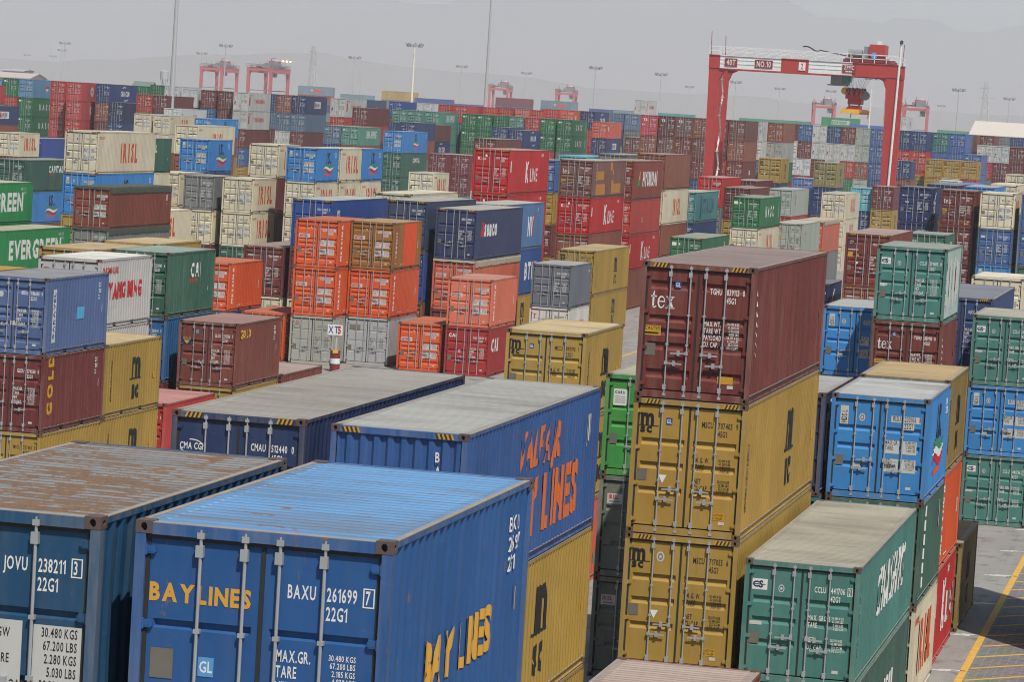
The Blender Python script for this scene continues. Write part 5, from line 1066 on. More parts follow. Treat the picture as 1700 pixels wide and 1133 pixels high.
MASS = [(60,-7.21,28.85,0,0,0,0),(15,-7.21,28.85,2.6,0,0,0),(6,-7.21,28.85,5.19,0,0,0),(54,-9.95,28.76,0,0,0,0),(48,-9.95,28.76,2.6,0,0,0),(48,-9.95,28.76,5.19,0,0,0),(85,-7.25,48.87,0,0,0,0),(48,-9.8,69.23,0,1,0,0),(24,-9.64,81.62,0,0,0,0),(80,-9.64,81.62,2.6,0,0,0),(60,-12.28,122.2,0,0,0,0),(15,-12.28,122.2,2.6,0,0,0),(48,-9.71,115.15,0,0,0,0),(85,-9.71,115.15,2.6,0,0,0),(80,-9.03,129.38,0,1,0,0),(61,-9.03,129.38,2.6,1,0,0),(78,-15.61,55.64,0,1,1,0),(48,-15.61,55.64,2.9,1,1,0),(48,-41.16,125.54,0,0,0,0),(6,-41.11,117.21,0,0,0,0),(6,-43.63,124.02,0,0,0,0),(48,-43.63,124.02,2.6,0,0,0),(78,-43.81,131.82,0,0,0,0),(48,-43.81,131.82,2.6,0,0,0),(85,-40.92,103.19,0,0,0,0),(6,-40.92,103.19,2.6,0,0,0),(54,-40.92,103.19,5.19,0,0,0),(5,-52.06,169.15,0,0,0,0),(48,-42.23,184.2,0,1,0,0),(42,-50.75,184.2,0,1,0,0),(48,-49.33,197.0,0,1,1,0),(78,-49.33,197.0,2.9,1,1,0),(54,-43.98,227.0,0,1,1,0),(48,-46.15,209.81,0,1,1,0),(45,-46.15,209.81,2.9,1,1,0),(30,-71.7,186.32,0,1,0,0),(30,-74.85,187.68,0,1,0,0),(30,-74.85,187.68,2.6,1,0,0),(42,-69.16,198.41,0,1,0,0),(15,-76.34,216.0,0,1,0,0),(54,-76.34,216.0,2.6,1,0,0),(15,-95.12,252.04,0,1,0,0),(6,-128.88,339.27,0,0,1,0),(48,-128.88,339.27,2.9,0,1,0),(78,-129.37,347.45,0,1,0,0),(48,-129.37,347.45,2.6,1,0,0),(85,-80.31,231.75,0,1,0,0),(15,-80.31,231.75,2.6,1,0,0),(6,-148.31,440.7,0,1,0,0),(15,-148.31,440.7,2.6,1,0,0),(85,-148.31,440.7,5.19,1,0,0),(48,-145.51,440.7,0,1,0,0),(15,-145.51,440.7,2.6,1,0,0),(42,-145.51,440.7,5.19,1,0,0),(85,-135.77,429.0,0,1,0,0),(54,-135.77,429.0,2.6,1,0,0),(15,-135.77,429.0,5.19,1,0,0),(48,-100.98,314.92,0,1,0,0),(15,-100.98,314.92,2.6,1,0,0),(15,-100.98,314.92,5.19,1,0,0),(54,-79.28,250.24,0,0,0,0),(78,-79.28,250.24,2.6,0,0,0),(60,-79.28,250.24,5.19,0,0,0),(48,-75.73,240.82,0,0,0,0),(85,-79.53,244.06,0,0,0,0),(42,-79.53,244.06,2.6,0,0,0),(4,-77.29,228.31,0,1,0,0),(48,-72.78,247.65,0,0,0,0),(15,-68.26,242.5,0,0,0,0),(78,-68.07,248.68,0,0,0,0),(35,-68.07,248.68,2.6,0,0,0),(54,-67.99,254.86,0,0,0,0),(85,-67.99,254.86,2.6,0,0,0),(6,-98.46,387.07,0,1,0,0),(60,-100.62,419.03,0,1,0,0),(53,-100.62,419.03,2.6,1,0,0),(35,-98.15,421.59,0,1,0,0),(15,-73.66,302.11,0,0,0,0),(35,-73.66,302.11,2.6,0,0,0),(60,-75.67,336.69,0,1,0,0),(42,-75.67,336.69,2.6,1,1,0),(78,-75.67,336.69,5.5,1,1,0),(4,-45.86,267.52,0,1,1,0),(78,-50.1,272.71,0,1,0,0),(48,-50.1,272.71,2.6,1,1,0),(15,-50.1,272.71,5.5,1,1,0),(42,-52.79,269.6,0,1,0,0),(85,-52.79,269.6,2.6,1,0,0),(35,-52.79,269.6,5.19,1,1,0),(27,-52.79,269.6,8.09,1,0,0),(60,-45.19,279.84,0,1,1,0),(4,-49.76,323.73,0,1,1,0),(35,-49.76,323.73,2.9,1,1,0),(42,-42.94,296.23,0,1,1,0),(54,-42.94,296.23,2.9,1,0,0),(15,-48.19,336.05,0,1,1,0),(48,-48.19,336.05,2.9,1,1,0),(48,-38.89,274.7,0,1,1,0),(85,-37.38,235.85,0,1,1,0),(6,-42.08,318.55,0,1,1,0),(78,-42.08,318.55,2.9,1,0,0),(15,-43.32,341.44,0,1,0,0),(60,-43.32,341.44,2.6,1,0,0),(60,-43.32,341.44,5.19,1,0,0),(15,-36.86,287.01,0,1,1,0),(6,-40.22,371.75,0,0,0,0),(48,-37.75,371.15,0,0,1,0),(54,-53.23,258.99,0,0,0,0),(85,-22.31,187.13,0,0,1,0),(15,-21.8,242.2,0,0,0,0),(60,-21.8,242.2,2.6,0,0,0),(60,-18.58,240.07,0,0,0,0),(4,-15.7,239.23,0,0,0,0),(60,-12.84,240.13,0,0,0,0),(20,-12.84,240.13,2.6,0,0,0),(6,-12.84,240.13,7.79,0,0,0),(15,-21.64,261.84,0,1,0,0),(35,-21.64,261.84,2.6,1,0,0),(15,-21.64,261.84,5.19,1,0,0),(35,-18.83,262.49,0,1,0,0),(48,-18.83,262.49,2.6,1,0,0),(48,-18.83,262.49,5.19,1,0,0),(42,-18.45,283.8,0,1,0,0),(35,-18.45,283.8,2.6,1,0,0),(4,-18.45,283.8,5.19,1,0,0),(54,-35.57,430.5,0,0,1,0),(48,-35.57,430.5,2.9,0,1,0),(87,-35.57,430.5,5.8,0,0,0),(48,-31.62,410.0,0,1,1,0),(4,-31.62,410.0,2.9,1,1,0),(43,-31.62,410.0,5.8,1,0,0),(4,-20.99,340.26,0,0,0,0),(42,-20.99,340.26,2.6,0,0,0),(54,-20.99,340.26,5.19,0,1,0),(15,-17.59,206.99,0,0,0,0),(54,-17.59,206.99,2.6,0,1,0),(35,-18.28,179.8,0,1,1,0),(42,-9.62,157.09,0,0,0,0),(4,-9.62,157.09,2.6,0,0,0),(6,-47.43,348.36,0,0,0,0),(54,-47.43,348.36,2.6,0,0,0),(60,-47.43,348.36,5.19,0,1,0),(48,-40.86,342.89,0,0,0,0),(35,-40.86,342.89,2.6,0,0,0),(15,-47.24,374.69,0,0,1,0),(15,-47.24,374.69,2.9,0,1,0),(48,-41.79,476.35,0,0,0,0),(35,-41.79,476.35,2.6,0,1,0),(54,-41.79,476.35,5.5,0,0,0),(48,-39.32,476.93,0,0,0,0),(78,-39.32,476.93,2.6,0,0,0),(42,-39.32,476.93,5.19,0,1,0),(15,-36.86,476.95,0,0,0,0),(4,-36.86,476.95,2.6,0,0,0),(78,-36.86,476.95,5.19,0,1,0),(6,-44.78,481.74,0,0,0,0),(6,-44.78,481.74,2.6,0,1,0),(54,-44.78,481.74,5.5,0,0,0),(35,-44.18,455.37,0,0,0,0),(48,-44.18,455.37,2.6,0,0,0),(15,-44.18,455.37,5.19,0,0,0),(35,-189.92,491,0,1,0,0),(6,-189.92,491,2.6,1,0,0),(85,-189.92,491,5.19,1,1,0),(42,-189.92,491,8.09,1,1,0),(46,-189.92,491,10.99,1,1,0),(15,-187.27,491,0,1,0,0),(6,-187.27,491,2.6,1,1,0),(85,-187.27,491,5.5,1,1,0),(78,-187.27,491,8.39,1,1,0),(42,-184.72,491,0,1,0,0),(4,-184.72,491,2.6,1,1,0),(6,-177.57,486,0,1,0,0),(60,-177.57,486,2.6,1,1,0),(54,-173.84,483,0,1,0,0),(6,-173.84,483,2.6,1,1,0),(78,-170.22,486,0,1,0,0),(15,-170.22,486,2.6,1,1,0),(48,-170.22,486,5.5,1,1,0),(15,-160.58,464.63,0,1,1,0),(78,-160.58,464.63,2.9,1,1,0),(54,-164.83,420.92,0,1,0,0),(78,-164.83,420.92,2.6,1,0,0),(15,-164.83,420.92,5.19,1,0,0),(48,-182.85,462.0,0,1,0,0),(35,-182.85,462.0,2.6,1,0,0),(15,-182.85,462.0,5.19,1,0,0),(15,-182.85,462.0,7.79,1,0,0),(78,-182.85,462.0,10.38,1,0,0),(42,-173.74,515,0,1,0,0),(42,-173.74,515,2.6,1,1,0),(48,-173.74,515,5.5,1,1,0),(15,-173.74,515,8.39,1,1,0),(85,-173.74,515,11.29,1,1,0),(6,-171.28,515,0,1,1,0),(85,-171.28,515,2.9,1,1,0),(60,-171.28,515,5.8,1,1,0),(15,-171.28,515,8.7,1,1,0),(85,-171.28,515,11.6,1,1,0),(15,-168.82,515,0,1,1,0),(60,-168.82,515,2.9,1,1,0),(15,-168.82,515,5.8,1,1,0),(4,-168.82,515,8.7,1,1,0),(85,-158.11,470,0,1,0,0),(15,-158.11,470,2.6,1,0,0),(54,-158.11,470,5.19,1,0,0),(54,-158.11,470,7.79,1,0,0),(4,-155.65,470,0,1,0,0),(48,-155.65,470,2.6,1,0,0),(35,-155.65,470,5.19,1,0,0),(60,-155.65,470,7.79,1,0,0),(54,-161.54,502,0,1,0,0),(85,-161.54,502,2.6,1,1,0),(48,-161.54,502,5.5,1,1,0),(48,-161.54,502,8.39,1,1,0),(6,-158.43,502,0,1,0,0),(6,-158.43,502,2.6,1,1,0),(6,-158.43,502,5.5,1,1,0),(6,-158.43,502,8.39,1,1,0),(6,-155.64,502,0,1,0,0),(48,-155.64,502,2.6,1,1,0),(35,-155.64,502,5.5,1,1,0),(48,-155.64,502,8.39,1,1,0),(54,-152.48,500,0,1,0,0),(48,-148.1,453.01,0,1,1,0),(78,-148.1,453.01,2.9,1,1,0),(48,-148.1,453.01,5.8,1,1,0),(78,-148.98,512,0,1,0,0),(35,-148.98,512,2.6,1,1,0),(15,-146.48,512,0,1,0,0),(48,-146.48,512,2.6,1,1,0),(60,-157.02,532,0,1,0,0),(15,-157.02,532,2.6,1,1,0),(48,-157.02,532,5.5,1,1,0),(4,-157.02,532,8.39,1,1,0),(60,-157.02,532,11.29,1,1,0),(48,-134.47,492,0,1,0,0),(48,-134.47,492,2.6,1,1,0),(15,-134.47,492,5.5,1,1,0),(15,-136.99,514,0,1,0,0),(85,-136.99,514,2.6,1,1,0),(48,-136.99,514,5.5,1,1,0),(60,-136.99,514,8.39,1,1,0),(15,-126.07,474,0,1,0,0),(48,-126.07,474,2.6,1,0,0),(48,-126.07,474,5.19,1,0,0),(78,-126.07,474,7.79,1,0,0),(15,-119.75,445.57,0,1,0,0),(6,-119.75,445.57,2.6,1,0,0),(15,-119.75,445.57,5.19,1,0,0),(54,-122.29,445.57,0,1,0,0),(42,-122.29,445.57,2.6,1,0,0),(60,-122.29,445.57,5.19,1,0,0),(15,-142.87,560,0,1,1,0),(60,-142.87,560,2.9,1,1,0),(35,-142.87,560,5.8,1,1,0),(48,-142.87,560,8.7,1,1,0),(48,-137.92,560,0,1,1,0),(35,-137.92,560,2.9,1,1,0),(35,-137.92,560,5.8,1,1,0),(35,-137.92,560,8.7,1,1,0),(35,-124.56,521,0,1,0,0),(42,-124.56,521,2.6,1,1,0),(48,-124.56,521,5.5,1,1,0),(15,-124.56,521,8.39,1,1,0),(78,-124.56,521,11.29,1,1,0),(48,-122.09,521,0,1,0,0),(4,-122.09,521,2.6,1,1,0),(60,-122.09,521,5.5,1,1,0),(4,-122.09,521,8.39,1,1,0),(42,-122.45,533.31,0,1,0,0),(35,-122.45,533.31,2.6,1,1,0),(4,-122.45,533.31,5.5,1,1,0),(15,-122.45,533.31,8.39,1,1,0),(72,-122.45,533.31,11.29,1,1,0),(85,-119.0,529.31,0,1,0,0),(48,-119.0,529.31,2.6,1,1,0),(78,-119.0,529.31,5.5,1,1,0),(85,-119.0,529.31,8.39,1,1,0),(78,-119.0,529.31,11.29,1,1,0),(60,-116.47,529.31,0,1,0,0),(15,-116.47,529.31,2.6,1,1,0),(4,-116.47,529.31,5.5,1,1,0),(85,-116.47,529.31,8.39,1,1,0),(78,-116.47,529.31,11.29,1,1,0),(48,-113.74,529.31,0,1,0,0),(85,-113.74,529.31,2.6,1,1,0),(42,-113.74,529.31,5.5,1,1,0),(54,-113.74,529.31,8.39,1,1,0),(72,-113.74,529.31,11.29,1,1,0),(48,-111.2,529.31,0,1,0,0),(4,-111.2,529.31,2.6,1,1,0),(42,-111.2,529.31,5.5,1,1,0),(85,-111.2,529.31,8.39,1,1,0),(78,-111.2,529.31,11.29,1,1,0),(60,-108.74,529.31,0,1,1,0),(15,-108.74,529.31,2.9,1,1,0),(60,-108.74,529.31,5.8,1,1,0),(78,-108.74,529.31,8.7,1,1,0),(78,-108.74,529.31,11.6,1,1,0),(85,-106.27,529.31,0,1,1,0),(85,-106.27,529.31,2.9,1,1,0),(85,-106.27,529.31,5.8,1,1,0),(60,-106.27,529.31,8.7,1,1,0),(54,-127.99,504.83,0,1,0,0),(78,-127.99,504.83,2.6,1,0,0),(15,-127.99,504.83,5.19,1,0,0),(78,-127.99,504.83,7.79,1,0,0),(78,-125.53,504.83,0,1,0,0),(6,-125.53,504.83,2.6,1,0,0),(4,-125.53,504.83,5.19,1,0,0),(78,-125.53,504.83,7.79,1,0,0),(78,-123.07,506.36,0,1,0,0),(85,-123.07,506.36,2.6,1,0,0),(23,-123.07,506.36,5.19,1,0,0),(23,-123.07,506.36,7.79,1,0,0),(35,-119.6,517,0,1,0,0),(60,-119.6,517,2.6,1,0,0),(85,-119.6,517,5.19,1,0,0),(4,-117.11,517,0,1,0,0),(48,-117.11,517,2.6,1,0,0),(48,-117.11,517,5.19,1,0,0),(85,-117.11,517,7.79,1,0,0),(42,-114.42,517,0,1,0,0),(35,-114.42,517,2.6,1,0,0),(42,-114.42,517,5.19,1,0,0),(78,-114.42,517,7.79,1,0,0),(85,-114.42,517,10.38,1,0,0),(4,-111.88,517,0,1,0,0),(15,-111.88,517,2.6,1,0,0),(60,-111.88,517,5.19,1,0,0),(85,-111.88,517,7.79,1,0,0),(35,-109.33,517,0,1,0,0),(4,-109.33,517,2.6,1,0,0),(60,-109.33,517,5.19,1,0,0),(85,-109.33,517,7.79,1,0,0),(60,-106.81,517,0,1,0,0),(48,-106.81,517,2.6,1,0,0),(78,-106.81,517,5.19,1,0,0),(48,-104.04,517,0,1,0,0),(78,-104.04,517,2.6,1,0,0),(35,-104.04,517,5.19,1,0,0),(78,-121.14,494.05,0,1,1,0),(60,-121.14,494.05,2.9,1,1,0),(78,-118.58,473.3,0,1,1,0),(35,-118.58,473.3,2.9,1,1,0),(15,-118.58,473.3,5.8,1,1,0),(15,-126.07,492.52,0,1,0,0),(48,-126.07,492.52,2.6,1,1,0),(35,-126.07,492.52,5.5,1,1,0),(60,-126.07,492.52,8.39,1,0,0),(54,-106.78,494.05,0,1,1,0),(60,-106.78,494.05,2.9,1,1,0),(60,-106.78,494.05,5.8,1,0,0),(54,-109.36,494.05,0,1,1,0),(48,-109.36,494.05,2.9,1,1,0),(54,-109.36,494.05,5.8,1,1,0),(48,-103.81,534,0,1,1,0),(6,-103.81,534,2.9,1,1,0),(78,-103.81,534,5.8,1,1,0),(73,-103.81,534,8.7,1,1,0),(4,-98.01,515,0,1,0,0),(78,-98.01,515,2.6,1,0,0),(35,-98.01,515,5.19,1,0,0),(15,-107.37,579,0,1,1,0),(6,-107.37,579,2.9,1,1,0),(54,-107.37,579,5.8,1,1,0),(60,-107.37,579,8.7,1,1,0),(4,-107.37,579,11.6,1,1,0),(48,-104.77,579,0,1,1,0),(4,-104.77,579,2.9,1,1,0),(6,-104.77,579,5.8,1,1,0),(35,-104.77,579,8.7,1,1,0),(6,-88.44,492.0,0,1,1,0),(4,-88.44,492.0,2.9,1,1,0),(48,-88.44,492.0,5.8,1,0,0),(48,-116.13,650,0,1,1,0),(4,-116.13,650,2.9,1,1,0),(15,-116.13,650,5.8,1,1,0),(15,-116.13,650,8.7,1,1,0),(15,-116.13,650,11.6,1,1,0),(48,-81.49,466,0,1,1,0),(15,-81.49,466,2.9,1,1,0),(15,-81.49,466,5.8,1,1,0),(35,-78.89,466,0,1,1,0),(54,-78.89,466,2.9,1,1,0),(15,-78.89,466,5.8,1,1,0),(15,-76.43,466,0,1,1,0),(15,-76.43,466,2.9,1,1,0),(35,-76.43,466,5.8,1,1,0),(54,-73.93,466,0,1,1,0),(60,-73.93,466,2.9,1,1,0),(15,-71.38,466,0,1,1,0),(85,-71.38,466,2.9,1,1,0),(85,-68.83,466,0,1,1,0),(15,-68.83,466,2.9,1,1,0),(48,-70.91,498,0,1,1,0),(48,-70.91,498,2.9,1,1,0),(4,-70.91,498,5.8,1,1,0),(88,-70.91,498,8.7,1,1,0),(54,-65.86,484,0,1,1,0),(48,-65.86,484,2.9,1,1,0),(85,-65.86,484,5.8,1,1,0),(4,-74.43,565,0,1,1,0),(15,-74.43,565,2.9,1,1,0),(87,-74.43,565,5.8,1,1,0),(88,-74.43,565,8.7,1,1,0),(48,-74.43,565,11.6,1,1,0),(6,-71.97,565,0,1,1,0),(78,-71.97,565,2.9,1,1,0),(78,-69.52,565,0,1,1,0),(48,-69.52,565,2.9,1,1,0),(48,-69.52,565,5.8,1,1,0),(42,-67.06,565,0,1,1,0),(78,-67.06,565,2.9,1,1,0),(88,-67.06,565,5.8,1,1,0),(42,-64.59,565,0,1,1,0),(85,-64.59,565,2.9,1,1,0),(78,-62.14,565,0,1,1,0),(67,-62.14,565,2.9,1,1,0),(15,-59.68,565,0,1,1,0),(60,-59.68,565,2.9,1,1,0),(42,-57.23,565,0,1,1,0),(85,-57.23,565,2.9,1,1,0),(15,-48.07,492,0,1,1,0),(48,-48.07,492,2.9,1,1,0),(78,-48.07,492,5.8,1,1,0),(4,-45.62,492,0,1,1,0),(60,-45.62,492,2.9,1,1,0),(78,-45.62,492,5.8,1,1,0),(35,-43.15,500,0,1,1,0),(54,-43.15,500,2.9,1,1,0),(15,-43.15,500,5.8,1,1,0),(12,-43.15,500,8.7,1,1,0),(85,-40.7,500,0,1,1,0),(6,-40.7,500,2.9,1,1,0),(85,-40.7,500,5.8,1,1,0),(12,-40.7,500,8.7,1,1,0),(15,-36.92,483.13,0,1,1,0),(85,-36.92,483.13,2.9,1,1,0),(12,-36.92,483.13,5.8,1,1,0),(15,-45.28,560,0,1,1,0),(85,-45.28,560,2.9,1,1,0),(85,-45.28,560,5.8,1,1,0),(48,-45.28,560,8.7,1,1,0),(36,-45.28,560,11.6,1,1,0),(35,-45.15,572.31,0,1,1,0),(15,-45.15,572.31,2.9,1,1,0),(15,-45.15,572.31,5.8,1,1,0),(48,-45.15,572.31,8.7,1,1,0),(15,-45.15,572.31,11.6,1,1,0),(15,-41.46,568,0,1,1,0),(15,-41.46,568,2.9,1,1,0),(15,-41.46,568,5.8,1,1,0),(35,-41.46,568,8.7,1,1,0),(15,-41.01,600,0,1,1,0),(4,-41.01,600,2.9,1,1,0),(48,-41.01,600,5.8,1,1,0),(85,-41.01,600,8.7,1,1,0),(35,-41.01,600,11.6,1,1,0),(48,-38.55,600,0,1,1,0),(60,-38.55,600,2.9,1,1,0),(54,-38.55,600,5.8,1,1,0),(85,-38.55,600,8.7,1,1,0),(60,-38.55,600,11.6,1,1,0),(85,-37.62,515,0,1,0,0),(85,-37.62,515,2.6,1,0,0),(35,-37.62,515,5.19,1,0,0),(78,-37.62,515,7.79,1,0,0),(48,-35.15,515,0,1,0,0),(85,-35.15,515,2.6,1,0,0),(48,-35.15,515,5.19,1,0,0),(78,-32.69,515,0,1,0,0),(78,-32.69,515,2.6,1,0,0),(42,-32.69,515,5.19,1,0,0),(48,-32.69,515,7.79,1,0,0),(48,-69.39,700,0,1,1,0),(48,-69.39,700,2.9,1,1,0),(85,-69.39,700,5.8,1,1,0),(35,-69.39,700,8.7,1,1,0),(85,-69.39,700,11.6,1,1,0),(48,-312.19,1080,0,1,1,90),(48,-312.19,1080,2.9,1,1,90),(35,-312.19,1080,5.8,1,1,90),(60,-312.19,1080,8.7,1,1,90),(15,-312.19,1080,11.6,1,1,90),(85,-316.63,1150,0,1,0,90),(15,-316.63,1150,2.6,1,0,90),(85,-316.63,1150,5.19,1,0,90),(78,-316.63,1150,7.79,1,0,90),(4,-316.63,1150,10.38,1,0,90),(37,-316.63,1150,12.98,1,0,90),(42,-285.65,1090,0,1,1,90),(35,-285.65,1090,2.9,1,1,90),(85,-285.65,1090,5.8,1,1,90),(85,-285.65,1090,8.7,1,1,90),(35,-285.65,1090,11.6,1,1,90),(85,-251.56,1000,0,1,0,90),(78,-251.56,1000,2.6,1,0,90),(4,-251.56,1000,5.19,1,0,90),(85,-251.56,1000,7.79,1,0,90),(42,-251.56,1000,10.38,1,0,90),(85,-245.95,1020,0,1,1,90),(78,-245.95,1020,2.9,1,1,90),(35,-245.95,1020,5.8,1,1,90),(15,-245.95,1020,8.7,1,1,90),(10,-245.95,1020,11.6,1,1,90),(6,-239.37,1060,0,1,1,90),(48,-239.37,1060,2.9,1,1,90),(6,-239.37,1060,5.8,1,1,90),(35,-239.37,1060,8.7,1,1,90),(60,-239.37,1060,11.6,1,1,90),(48,-228.51,1080,0,1,1,90),(54,-228.51,1080,2.9,1,1,90),(78,-228.51,1080,5.8,1,1,90),(6,-228.51,1080,8.7,1,1,90),(48,-228.51,1080,11.6,1,1,90),(78,-206.21,1050,0,1,0,90),(54,-206.21,1050,2.6,1,0,90),(42,-206.21,1050,5.19,1,0,90),(48,-206.21,1050,7.79,1,0,90),(15,-206.21,1050,10.38,1,0,90),(66,-206.21,1050,12.98,1,0,90),(4,-188.88,1000,0,1,0,90),(54,-188.88,1000,2.6,1,0,90),(54,-188.88,1000,5.19,1,0,90),(60,-188.88,1000,7.79,1,0,90),(15,-188.88,1000,10.38,1,0,90),(37,-188.88,1000,12.98,1,0,90),(42,-189.04,1080,0,1,0,90),(15,-189.04,1080,2.6,1,0,90),(35,-189.04,1080,5.19,1,0,90),(78,-189.04,1080,7.79,1,0,90),(4,-189.04,1080,10.38,1,0,90),(81,-189.04,1080,12.98,1,0,90),(48,-165.0,1100,0,1,0,90),(6,-165.0,1100,2.6,1,0,90),(35,-165.0,1100,5.19,1,0,90),(15,-165.0,1100,7.79,1,0,90),(54,-165.0,1100,10.38,1,0,90),(34,-165.0,1100,12.98,1,0,90),(78,-146.88,1050,0,1,0,90),(15,-146.88,1050,2.6,1,0,90),(4,-146.88,1050,5.19,1,0,90),(6,-146.88,1050,7.79,1,0,90),(85,-146.88,1050,10.38,1,0,90),(34,-146.88,1050,12.98,1,0,90),(6,-132.48,1060,0,1,1,90),(60,-132.48,1060,2.9,1,1,90),(6,-132.48,1060,5.8,1,1,90),(78,-132.48,1060,8.7,1,1,90),(60,-132.48,1060,11.6,1,1,90),(60,-121.15,1040,0,1,0,90),(48,-121.15,1040,2.6,1,0,90),(4,-121.15,1040,5.19,1,0,90),(60,-121.15,1040,7.79,1,0,90),(48,-121.15,1040,10.38,1,0,90),(10,-121.15,1040,12.98,1,0,90),(60,-99.08,1100,0,1,0,90),(85,-99.08,1100,2.6,1,0,90),(35,-99.08,1100,5.19,1,0,90),(35,-99.08,1100,7.79,1,0,90),(4,-99.08,1100,10.38,1,0,90),(34,-99.08,1100,12.98,1,0,90),(48,-1.9420000000000002,93.0,0.0,0,0,0),(60,-1.9420000000000002,93.0,2.6,0,0,0),(78,-1.9420000000000002,93.0,5.19,0,0,0),(35,-1.9420000000000002,93.0,7.79,0,0,0),(43,-1.9420000000000002,93.0,10.38,0,0,0)]  # closing entries: unseen stack added beyond the right edge to cast shade
MASSPAL = [(42,86,146),(36,98,152),(36,90,152),(82,104,150),(90,116,144),(46,76,150),(62,98,150),(78,122,172),(40,76,152),(100,120,180),(66,104,180),(34,84,150),(66,104,168),(124,58,48),(126,84,84),(144,80,60),(130,64,48),(158,106,44),(168,42,44),(50,92,80),(52,100,84),(48,110,74),(66,148,70),(84,146,128),(74,130,122),(74,130,122),(40,56,94),(104,186,200),(56,96,84),(58,96,86),(44,146,84),(60,150,100),(110,44,44),(124,62,54),(84,150,118),(122,124,126),(112,120,130),(126,148,162),(128,130,128),(46,60,104),(138,54,44),(112,116,104),(224,214,188),(56,136,206),(30,78,114),(192,36,42),(98,148,186),(176,174,164),(114,50,48),(122,50,42),(98,46,50),(128,72,80),(112,62,56),(120,50,58),(176,142,64),(176,142,64),(178,146,72),(140,118,60),(148,134,86),(186,156,100),(48,70,118),(42,60,112),(36,52,100),(56,70,100),(70,90,126),(46,56,92),(76,92,146),(176,184,174),(222,92,32),(222,100,74),(210,100,72),(220,116,90),(206,112,98),(190,66,68),(190,50,48),(206,84,64),(206,44,40),(196,70,78),(186,58,50),(52,64,104),(60,126,130),(86,156,152),(74,138,140),(112,46,42),(122,78,72),(46,116,72),(186,188,190),(210,212,212),(220,218,212),(204,204,200)]
GROUP = 'shipping containers stacked in the yard'
rnd = random.Random(11)
def jit(c, a): 
    k = 1+(rnd.random()-.5)*a
    return tuple(max(.004, min(.85, x*k*(1+(rnd.random()-.5)*a*.3))) for x in c)
def build_container(tok, x, y, z, l, hc, lod, flip, ang, label):
    paintc, roofc, st, dust, rust = PAL[tok]
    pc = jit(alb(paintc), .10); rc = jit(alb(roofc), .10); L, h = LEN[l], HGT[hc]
    if lod == 2:
        root = link('shipping_container', part_mesh('far', l, hc, st), None, pc, dust, rust)
    else:
        root = link('shipping_container', None); root.empty_display_size = .3
    tag(root, label, 'shipping container', GROUP)
    # base at the middle of the footprint's door end
    if ang == 90: root.location = (x, y+HW, z); root.rotation_euler = (0, 0, -math.pi/2)
    elif flip: root.location = (x-HW, y+L, z); root.rotation_euler = (0, 0, math.pi)
    else: root.location = (x-HW, y, z)
    P = lambda name, me, par=root, c=pc, d=dust, r=rust: link(name, me, par, c, d, r)
    sides = {}
    if lod == 0:
        P('frame', part_mesh('frame', l, hc), d=dust+.22, r=rust+.10)
        for s in (-1, 1):
            sides[s] = P('side_wall', part_mesh('side', l, hc, str(rnd.randrange(4)), s), c=SIDE_COL.get(tok, pc) if s == (1 if not flip else -1) else pc, d=SIDE_DUST.get(tok, dust))
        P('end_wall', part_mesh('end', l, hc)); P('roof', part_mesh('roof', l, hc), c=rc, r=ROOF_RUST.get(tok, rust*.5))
        for sx in (-1, 1):
            for ye in (0, 1):
                for ze in (0, 1): P('corner_casting', part_mesh('cast', l, hc, s=(sx, ye, ze)))
        for s in (-1, 1):
            d = P('door', part_mesh('door', l, hc, st, s))
            for i, bx in enumerate(BX):
                if bx*s > 0: P('locking_bar', part_mesh('bar', l, hc, s=i), d); P('handle', part_mesh('handle', l, hc, s=i), d)
            for f in (.05, .345, .64, .94):
                o = P('hinge', part_mesh('hinge', 0, 0, s=s), d); o.location = (0, 0, .17+f*(h-.30))
            for nm, me in door_letters(tok, hc, s, 0): P(nm, me, d)
    elif lod == 1:
        sides[1] = sides[-1] = P('body', part_mesh('body1', l, hc))
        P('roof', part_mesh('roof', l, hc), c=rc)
        for s in (-1, 1):
            d = P('door', part_mesh('door1', l, hc, st, s)); 
            for nm, me in door_letters(tok, hc, s, 1): P(nm, me, d)
    else:
        sides[1] = sides[-1] = root
        for s in (-1, 1):
            for nm, me in (door_letters(tok, hc, s, 2) if ang == 0 else ()): P(nm, me, root)
    s = -1 if flip else 1
    for nm, me in side_letters(tok, l, hc, s, lod): P(nm, me, sides[s])
    if tok == 'bax': P('lettering', end_letters(l, hc), root)
    if tok in TARPS: P('tarpaulin', part_mesh('tarp', l, hc, TARPS[tok]))
    return root
for r in ROWS: build_container(*r)

# hidden and barely visible containers, one mass, with an unseen stack added for shade
mb = MB(); mb.c = []; colr = []
proto = {}
for ci, x, y, z, l, hc, ang in MASS:
    k = (l, hc)
    if k not in proto:
        b = MB(); far_body(b, LEN[l], HGT[hc], 'A'); proto[k] = b
    b = proto[k]; c = jit(alb(MASSPAL[ci]), .12); n0 = len(mb.v)
    if ang == 90: V = [(x+vy, y+HW-vx, z+vz) for vx, vy, vz in b.v]
    else: V = [(x-HW+vx, y+vy, z+vz) for vx, vy, vz in b.v]
    mb.v += V; mb.f += [tuple(i+n0 for i in f) for f in b.f]; mb.m += [0 if m < 2 else m-1 for m in b.m]
    colr += [c]*len(V)
me = mb.mesh('container_stack_mass', ['mass', 'dark', 'steel'])
ca = me.color_attributes.new('paint', 'FLOAT_COLOR', 'POINT')
ca.data.foreach_set('color', [q for c in colr for q in (*c, 1.0)])
o = link('stacked_containers', me); o['dust'] = .2; o['rust'] = .05
tag(o, 'lower and half hidden containers filling the stacks behind the visible ones, plus an unseen stack added to cast shade', 'container stacks', kind='stuff')

